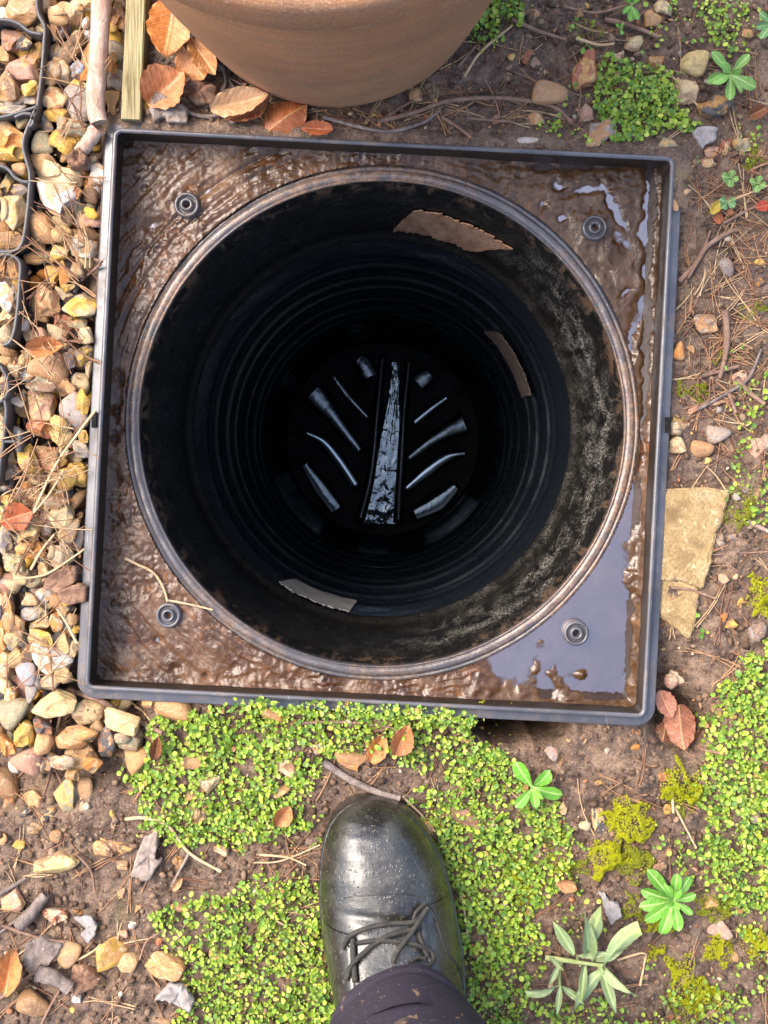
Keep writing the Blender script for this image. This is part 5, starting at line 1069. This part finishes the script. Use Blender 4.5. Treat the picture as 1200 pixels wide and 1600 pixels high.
for poly, dens in COVER:
    P = np.array(poly); lo, hi = P.min(0), P.max(0); area = (hi - lo).prod(); N = int(area / 11 * dens)
    a = RNG.uniform(lo[0] - 18, hi[0] + 18, N); b = RNG.uniform(lo[1] - 18, hi[1] + 18, N)
    sp_ = RNG.normal(0, 7, N) * (RNG.random(N) < .5); jx = a + 26 * fbm(a / 30, b / 30, 61, 3) + sp_; jy = b + 26 * fbm(a / 30 + 40, b / 30, 62, 3) - sp_ * .7
    ok = in_poly(jx, jy, poly) & (fbm(a / 26, b / 26, 63, 3) > -.20 - .35 * (dens - .6) + RNG.normal(0, .12, N)) & ~in_poly(a, b, BOOTPOLY)
    for px_, py_ in zip(a[ok], b[ok]):
        if any((px_ - q[0]) ** 2 + (py_ - q[1]) ** 2 < q[2] ** 2 for q in stone_discs): continue
        x, y, _ = W(px_, py_, -.012); lu, lv = to_local(x, y); m_ = max(abs(lu), abs(lv))
        if m_ < .243 and not (py_ > 1060): continue
        g = float(ground_z(x, y)); tall = .5 + .5 * float(vnoise(np.array(px_ / 26), np.array(py_ / 26), 64))
        z = g + .0015 + .012 * tall * RNG.random() ** 1.2
        if m_ < .256: z = max(z, .0025 + .003 * RNG.random()); 
        if m_ < .243: continue
        sz = (.0008 + .0017 * RNG.random() ** 1.5) * (.75 + .5 * tall); c = wpal[RNG.choice(5, p=[.30, .22, .22, .10, .16])] * RNG.uniform(.8, 1.15)
        if RNG.random() < .02: c = np.array([(.40, .24, .08), (.30, .14, .06), (.50, .42, .10)][RNG.integers(3)])
        cover_leaf(x, y, z, sz, c)
me = mesh_np('creeping_plants', np.concatenate(VV), [np.concatenate(F3), np.concatenate(F4)])
at = me.attributes.new('tint', 'FLOAT_COLOR', 'POINT'); cc = np.concatenate(CC); at.data.foreach_set('color', np.c_[cc, np.ones(len(cc))].astype(np.float32).ravel())
tag(link('creeping_plants', me, M['cover']), 'mat of tiny round bright green leaves creeping over the soil', 'ground cover', kind='stuff')

# ------------------------------------------------------------------ moss
mb = MB()
def moss(cx_, cy_, rx, ry, h, n_, col):
    n_ = int(n_ * 2.8)
    for k in range(n_):
        r_ = math.sqrt(RNG.random()); a = RNG.uniform(0, 6.28); px_ = cx_ + rx * r_ * math.cos(a); py_ = cy_ + ry * r_ * math.sin(a)
        px_ += 22 * float(fbm(np.array(px_ / 18), np.array(py_ / 18), 65, 2)); py_ += 20 * float(fbm(np.array(px_ / 18), np.array(py_ / 18), 68, 2)); x, y, _ = W(px_, py_, -.008)
        lump = .6 + .4 * float(vnoise(np.array(px_ / 9), np.array(py_ / 9), 66)); z = float(ground_z(x, y)) + h * math.sqrt(max(0, 1 - r_ ** 2.5)) * lump
        s_ = RNG.uniform(.0006, .0013); c = np.array(col) * RNG.uniform(.65, 1.25); q = RNG.uniform(0, 6.28)
        v = [(x, y, z + s_ * .3)]
        for t in range(5):
            aa = q + t * 1.2566; v += [(x + s_ * math.cos(aa), y + s_ * math.sin(aa), z + s_ * RNG.uniform(.1, .9)), (x + s_ * .35 * math.cos(aa + .63), y + s_ * .35 * math.sin(aa + .63), z)]
        f = [(0, 1 + 2 * t, 2 + 2 * t) for t in range(5)] + [(0, 2 + 2 * t, 1 + 2 * ((t + 1) % 5)) for t in range(5)]
        mb.add(v, f, c)
MO = (.46, .45, .02); MD = (.30, .32, .03)
for a in [(980, 1283, 40, 34, .014, 1100, MO), (950, 1342, 34, 30, .016, 800, MO), (995, 1350, 36, 30, .010, 600, MD), (1065, 1232, 36, 30, .010, 600, MO), (1075, 1258, 30, 18, .006, 200, MD), (1193, 935, 18, 40, .014, 400, MO), (1185, 1475, 28, 30, .010, 450, MO), (1120, 1420, 30, 22, .006, 320, MD),
          (1068, 1540, 26, 40, .008, 420, MO), (1100, 1565, 36, 24, .008, 450, MO), (1125, 1490, 24, 26, .007, 300, MO), (1085, 1585, 26, 20, .006, 200, MD), (890, 1358, 26, 20, .007, 260, MD), (818, 1370, 18, 40, .006, 300, MD), (818, 1390, 12, 26, .007, 160, MO), (1025, 1450, 30, 14, .006, 200, MO), (985, 1420, 14, 26, .005, 140, MD), (1030, 1495, 14, 14, .006, 100, MO),
          (1150, 800, 30, 30, .006, 260, MD), (1175, 250, 20, 16, .003, 90, MD), (1085, 612, 24, 16, .004, 130, MD), (1060, 660, 12, 12, .004, 60, MO), (1140, 560, 14, 12, .003, 60, MD), (1178, 480, 14, 14, .003, 50, MD), (925, 40, 18, 14, .003, 40, MD), (95, 1075, 12, 10, .004, 60, MD), (765, 1105, 40, 10, .004, 160, MO), (870, 1310, 20, 14, .004, 80, MD)]:
    moss(*a)
tag(link('moss', mb.mesh('moss', False), M['cover']), 'cushions of yellow green moss on the soil lower right', 'moss', kind='stuff')

# ------------------------------------------------------------------ weeds
SPL = [leaf_mesh('leaf', 18, 7, 'spat', .22, .35, .004), leaf_mesh('leaf', 18, 7, 'spat', .38, .8, .006, .12), leaf_mesh('leaf', 18, 7, 'spat', .12, .5, .008, -.15)]; LNL = [leaf_mesh('leaf', 18, 7, 'lance', .5, .25, .004, .1), leaf_mesh('leaf', 18, 7, 'lance', -.3, .55, .01, .35), leaf_mesh('leaf', 18, 7, 'lance', .8, -.3, .008, -.3)]
for me in SPL + LNL: me.materials.append(M['leaf'])
def weed(px_, py_, z0, leaves, label, col, widths=1.0, meshes=SPL, stem=None):
    """leaves: list of (tip px, tip py, rise, colour factor[, base px, base py])"""
    x, y, _ = W(px_, py_, z0); root = empty('weed', (x, y, z0), label, 'weed')
    mbs = MB(); add_tube(mbs, catmull([(0, 0, -.012), (0, 0, -.002), (0, 0, .004)], 3), .0016, 6); link('stem', mbs.mesh('stem'), M['stem'], root)
    for k, L in enumerate(leaves):
        tx, ty, rise, cf = L[:4]; bpx, bpy_ = (L[4], L[5]) if len(L) > 4 else (px_, py_)
        a = np.array(W(bpx, bpy_, z0 + .002 + (.0016 * k if len(L) <= 4 else .004))); b = np.array(W(tx, ty, a[2] + rise)); d = b - a; Ln = np.linalg.norm(d)
        o = bpy.data.objects.new('leaf', meshes[k % len(meshes)]); COL.objects.link(o); o.parent = root
        o.location = a - np.array((x, y, z0)); w_ = widths * RNG.uniform(.88, 1.12); o.scale = (Ln * w_, Ln, Ln * .6)
        o.rotation_euler = (math.asin(max(-1, min(1, d[2] / Ln))), RNG.uniform(-.3, .3), math.atan2(d[1], d[0]) - math.pi / 2); c = np.array(col) * cf; o.color = (*c, 1)
    return root
M['stem'] = m_bark('green_stem', (.22, .28, .10), (.34, .36, .16), (.16, .18, .06), 90)
GR, GY = (.13, .33, .035), (.25, .31, .16)
weed(832, 1232, -.010, [(808, 1190, .006, 1.0), (856, 1205, .010, 1.05), (880, 1242, .004, .95), (806, 1262, .004, .9), (834, 1262, .012, 1.2), (848, 1240, .014, 1.3)], 'bright green five leaved seedling on soil below the frame', GR, 1.5)
weed(1053, 1408, -.010, [(1012, 1360, .002, .8), (1002, 1392, .002, .75), (1000, 1418, .002, .9), (1008, 1440, .003, 1.0), (1035, 1462, .005, 1.1), (1060, 1456, .004, 1.1), (1082, 1430, .004, 1.0), (1088, 1400, .004, .9), (1080, 1370, .004, .8), (1060, 1366, .006, .9), (1040, 1385, .010, 1.1), (1068, 1395, .012, 1.25), (1062, 1420, .012, 1.3), (1045, 1422, .012, 1.2)], 'leafy green rosette weed beside the moss cushions', GR, 1.15)
weed(1142, 116, -.010, [(1112, 82, .010, 1.0), (1172, 85, .008, .85), (1182, 136, .003, .85), (1142, 156, .003, 1.0), (1105, 126, .004, .9), (1152, 105, .014, 1.2), (1120, 134, .012, 1.25), (1158, 145, .004, .8), (1135, 95, .016, 1.3)], 'green rosette weed near the top right', (.16, .32, .07), 1.25)
weed(986, 8, -.010, [(980, -12, .008, 1.0), (1004, -4, .008, 1.0), (985, 32, .004, 1.1), (998, 30, .004, .9), (974, 20, .004, 1.0)], 'small bright weed cut by the top photo edge', GR, 1.3)
weed(1205, 38, -.010, [(1188, 18, .006, .9), (1182, 40, .004, .8), (1190, 60, .004, .8), (1215, 15, .006, .8)], 'bluish green weed at the top right photo corner', (.13, .28, .10), 1.4)
weed(970, 45, -.012, [(962, 38, .003, 1), (975, 36, .003, 1), (972, 54, .003, 1)], 'tiny green seedling below the top edge weed', GR, 1.6)
for q in [(1141, 278, 'round'), (1184, 287, 'round'), (1137, 316, 'heart')]:
    pts = [(q[0] + 13 * math.cos(t), q[1] + 13 * math.sin(t), .004, .9) for t in ([.2, 1.8, 3.4, 5.0] if q[2] == 'round' else [-.5, .6, 2.4, 3.6])]
    weed(q[0], q[1], -.008, pts, {1141: 'small lobed clover like seedling right of the frame', 1184: 'clover like seedling nearest the right photo edge', 1137: 'grey green heart shaped seedling above the red brown leaf'}[q[0]], (.17, .30, .08) if q[2] == 'round' else (.13, .24, .10), 2.6)
sp = weed(905, 1505, -.008, [(865, 1438, .006, 1.0, 897, 1490), (945, 1420, .020, 1.0, 915, 1490), (912, 1435, .02, .9, 922, 1500), (950, 1485, .006, .85, 900, 1492), (991, 1440, .022, 1.15, 940, 1508), (998, 1550, .018, 1.35, 935, 1508), (962, 1582, .008, .95, 938, 1510), (893, 1582, .004, 1.0, 938, 1515), (910, 1565, .004, .9, 914, 1505),
                             (872, 1585, .004, 1.05, 876, 1540), (912, 1568, .003, .9, 876, 1540), (822, 1552, .004, 1.1, 873, 1540), (858, 1540, .004, .85, 873, 1508), (880, 1515, .002, .8, 858, 1495), (980, 1480, .004, .8, 930, 1500)], 'silvery grey leaved sprig with long pointed leaves near the bottom', GY, .95, LNL)
mbs = MB(); o_ = np.array(sp.location)
add_tube(mbs, catmull([W(852, 1496, -.008), W(880, 1500, -.004), W(905, 1504, -.002), W(945, 1509, .002)], 6), np.linspace(.0026, .0015, 19), 7, .15, 3); add_tube(mbs, catmull([W(877, 1502, -.004), W(874, 1525, -.006), W(876, 1548, -.006)], 6), .0015, 6)
link('stem', mbs.mesh('stem', True, o_), M['stem'], sp)

# ------------------------------------------------------------------ person: boot and trouser leg
BZ = .010
person = empty('person', W(628, 1640, -.02), 'person standing in a wet black lace up boot and dark navy trousers', 'person'); POFF = np.array(W(628, 1640, -.02))
bpy_r = np.array([b[0] for b in BOOT], float); bl_ = np.array([b[1] for b in BOOT], float); br_ = np.array([b[2] for b in BOOT], float)
HT = np.array([(1250, .012), (1254, .022), (1261, .030), (1272, .038), (1290, .046), (1315, .053), (1350, .058), (1400, .063), (1440, .072), (1480, .088), (1520, .105), (1560, .122), (1600, .130), (1700, .135), (1780, .12), (1804, .05)])
s_ = (CAM_H - BZ) / FPX
def boot_pt(t, u):
    """t: px row at welt height, u -1..1 across"""
    l, r_ = np.interp(t, bpy_r, bl_), np.interp(t, bpy_r, br_); mid, hw = (l + r_) / 2, (r_ - l) / 2 - 3.0
    h = np.interp(t, HT[:, 0], HT[:, 1]); k = np.clip(1 - np.abs(u) ** 2.9, 0, 1) ** .52
    z = BZ + .002 + (h - BZ) * k
    cr = .0009 * np.abs(fbm(u * 3, t / 9.0, 98, 3)) * np.exp(-((t - 1425) / 45) ** 2) + .0016 * np.exp(-((t - 1402 - 10 * u) / 7) ** 2) + .0012 * np.exp(-((t - 1418 + 14 * u) / 6) ** 2); z = z - cr * k
    z = z - .0015 * np.exp(-((u + .15) / .35) ** 2) * sstep(1425, 1460, t)          # tongue hollow between the facings
    x = (mid + np.maximum(hw, 1) * u - 600) * s_; y = (690 - t) * s_ - .0
    lean = (z - BZ) * .10 * sstep(1440, 1600, t); return x, y - lean, z
tt = np.concatenate([1250 + 40 * np.linspace(0, 1, 22) ** 1.8, np.linspace(1293, 1800, 130), [1803.5]]); uu = np.sin(np.linspace(-1, 1, 61) * math.pi / 2)
TT, UU = np.meshgrid(tt, uu, indexing='ij'); bx, by, bz = boot_pt(TT, UU); wob = .0006 * fbm(bx * 60, by * 60, 95, 3); bz = bz + wob
v = np.stack([bx, by, bz], -1).reshape(-1, 3); boot = link('boot', mesh_np('boot', v - POFF, grid_faces(len(tt), 61)[:, ::-1]), M['leather'], person)
def boot_px(a, b, lift=.0):
    t, u = float(b), 0.0
    for _ in range(30):
        x, y, z = boot_pt(np.array(t), np.array(u)); k = FPX / (CAM_H - z - lift); pa, pb = 600 + x * k, 690 - y * k
        t += float(b - pb) * .8; hw = (np.interp(t, bpy_r, br_) - np.interp(t, bpy_r, bl_)) / 2; u = float(np.clip(u + (a - pa) / hw * .8, -.97, .97))
    x, y, z = boot_pt(np.array(t), np.array(u)); return (float(x), float(y), float(z) + lift)
oo = np.array([(a, b) for b, a in zip(bpy_r, bl_)] + [(a, b) for b, a in zip(bpy_r[::-1], br_[::-1])])
oo = catmull(np.vstack([oo, oo[:1]]), 5)[:-1]; oc = oo.mean(0); nrm = np.roll(oo, -1, 0) - np.roll(oo, 1, 0); nrm = np.stack([nrm[:, 1], -nrm[:, 0]], 1); nrm /= np.linalg.norm(nrm, axis=1)[:, None]
if ((oo + nrm - oc) ** 2).sum() < ((oo - oc) ** 2).sum(): nrm = -nrm
def ring(off, z): q = oo + nrm * off; return np.c_[(q[:, 0] - 600) * s_, (690 - q[:, 1]) * s_, np.full(len(q), z)]
rows = [ring(-14, .013), ring(-5, .0135), ring(-1.5, .0125), ring(-.3, .0105), ring(0, .008), ring(0, -.006), ring(-1, -.018), ring(-4, -.022), ring(-60, -.022)]
v = np.concatenate(rows); link('sole', mesh_np('sole', v - POFF, grid_faces(9, len(oo), False, True)), M['rubber'] if 'rubber' in M else M['leather'], boot)
def cord(name, pts, w_, mat, lift, n=8, sq=.7):
    P = catmull([boot_px(a, b, lift if not hasattr(lift, '__len__') else lift[i]) for i, (a, b) in enumerate(pts)], 7); mb = MB(); add_tube(mb, P, w_ / 2 / 1850, n, .0, 0, None, sq)
    return link(name, mb.mesh(name, True, POFF), mat, boot)
# quarters: raised leather facings left and right of the lacing
def facing(edge, side, name):
    E = catmull([boot_px(a, b, .0022) for a, b in edge], 6); m = len(E); rows = []
    tpar = np.array([690 - e[1] / s_ for e in E])
    for k, w_ in enumerate(np.linspace(0, 1, 12)):
        pts = []
        for e, t in zip(E, tpar):
            l, r_ = np.interp(t, bpy_r, bl_), np.interp(t, bpy_r, br_); mid, hw = (l + r_) / 2, (r_ - l) / 2 - 3
            u0 = np.clip(((e[0] / s_ + 600) - mid) / hw, -.95, .95); u = u0 * (1 - w_) + side * .985 * w_
            x, y, z = boot_pt(np.array(t), np.array(u)); pts.append((x, y, z + (.0022 if k else .0004) * (1 if w_ < .7 else (1 - w_) / .3)))
        rows.append(pts)
    v = np.array(rows).transpose(1, 0, 2).reshape(-1, 3); f = grid_faces(m, 12)
    return link(name, mesh_np(name, v - POFF, f if side < 0 else f[:, ::-1]), M['leather'], boot)
facing([(549, 1462), (551, 1490), (553, 1520), (556, 1560), (560, 1600)], -1, 'side_panel')
facing([(668, 1415), (656, 1450), (662, 1480), (672, 1510), (680, 1560)], 1, 'side_panel')
cord('piping', [(667, 1412), (678, 1428), (690, 1468), (700, 1492), (716, 1510), (726, 1545)], 4, M['lace'], .0018)
cord('toe_seam', [(508, 1408), (545, 1402), (590, 1398), (640, 1398), (668, 1404)], 2, M['leather'], .0004)
for pts, w_, lf in [([(537, 1478), (548, 1462), (575, 1450), (612, 1443), (648, 1440), (668, 1420)], 8, .006), ([(541, 1530), (550, 1508), (572, 1486), (600, 1466), (628, 1456), (652, 1452)], 8.5, .006), ([(556, 1474), (590, 1470), (625, 1472), (655, 1478), (674, 1488), (677, 1500), (668, 1509), (655, 1507)], 8, .0055), ([(614, 1504), (622, 1486), (640, 1462), (655, 1440), (669, 1418)], 8, .009),
                    ([(551, 1466), (552, 1490), (555, 1535)], 9, .004), ([(646, 1440), (650, 1426), (664, 1412)], 6, .005), ([(652, 1452), (660, 1475), (668, 1495)], 8, .004), ([(640, 1505), (652, 1496), (664, 1498)], 7, .005)]:
    cord('lace', pts, w_, M['lace'], lf)
for a, b in [(541, 1480), (545, 1528), (664, 1424), (672, 1490)]:
    x, y, z = boot_px(a, b, .0030); v, f = lathe([(.0032, -.001), (.0030, .0006), (.0022, .001), (.0016, .0004), (.0014, -.001)], 16, (x, y)); v[:, 2] += z; link('eyelet', mesh_np('eyelet', v - POFF, f), M['lace'], boot)
# trouser leg: hem over the boot, leg rising to the thigh
nz_, na = 90, 96; V = np.zeros((nz_, na, 3)); an = np.linspace(0, 2 * math.pi, na, endpoint=False)
for i in range(nz_):
    t = i / (nz_ - 1); z = .100 + .80 * t ** 1.6; rx = .0605 + .03 * t + .012 * math.sin(t * 3.1); ry = .060 + .034 * t
    cx_, cy_ = .0170 + .012 * t, -.4715 - .05 * t
    fold = .0022 * np.sin(an * 3 + z * 26) + .0016 * np.sin(an * 5 - z * 60 + 1) + .0012 * fbm(np.cos(an) * 3 + 9, z * 40 + np.sin(an) * 3, 97, 2)
    lip = .0014 * math.exp(-((z - .1135) / .0022) ** 2) * -1 + (.0008 if z < .113 else 0)
    V[i, :, 0] = cx_ + (rx + fold + lip) * np.cos(an); V[i, :, 1] = cy_ + (ry + fold + lip) * np.sin(an); V[i, :, 2] = z + (.010 * np.cos(an - 1.9) if t < .3 else 0) * (1 - t / .3) + .0015 * np.sin(an * 4) * (t < .1)
inner = V[0].copy(); inner[:, 0] = .0170 + (inner[:, 0] - .0170) * .94; inner[:, 1] = -.4715 + (inner[:, 1] + .4715) * .94; inner2 = inner.copy(); inner2[:, 2] += .06; inner[:, 2] += .001
cap = V[-1].copy(); cap[:, 0] = cap[:, 0].mean(); cap[:, 1] = cap[:, 1].mean(); cap[:, 2] += .01
A = np.concatenate([inner2[None], inner[None], V, cap[None]]); v = A.reshape(-1, 3)
link('trouser_leg', mesh_np('trouser_leg', v - POFF, grid_faces(nz_ + 3, na, False, True)), M['cloth'], person)
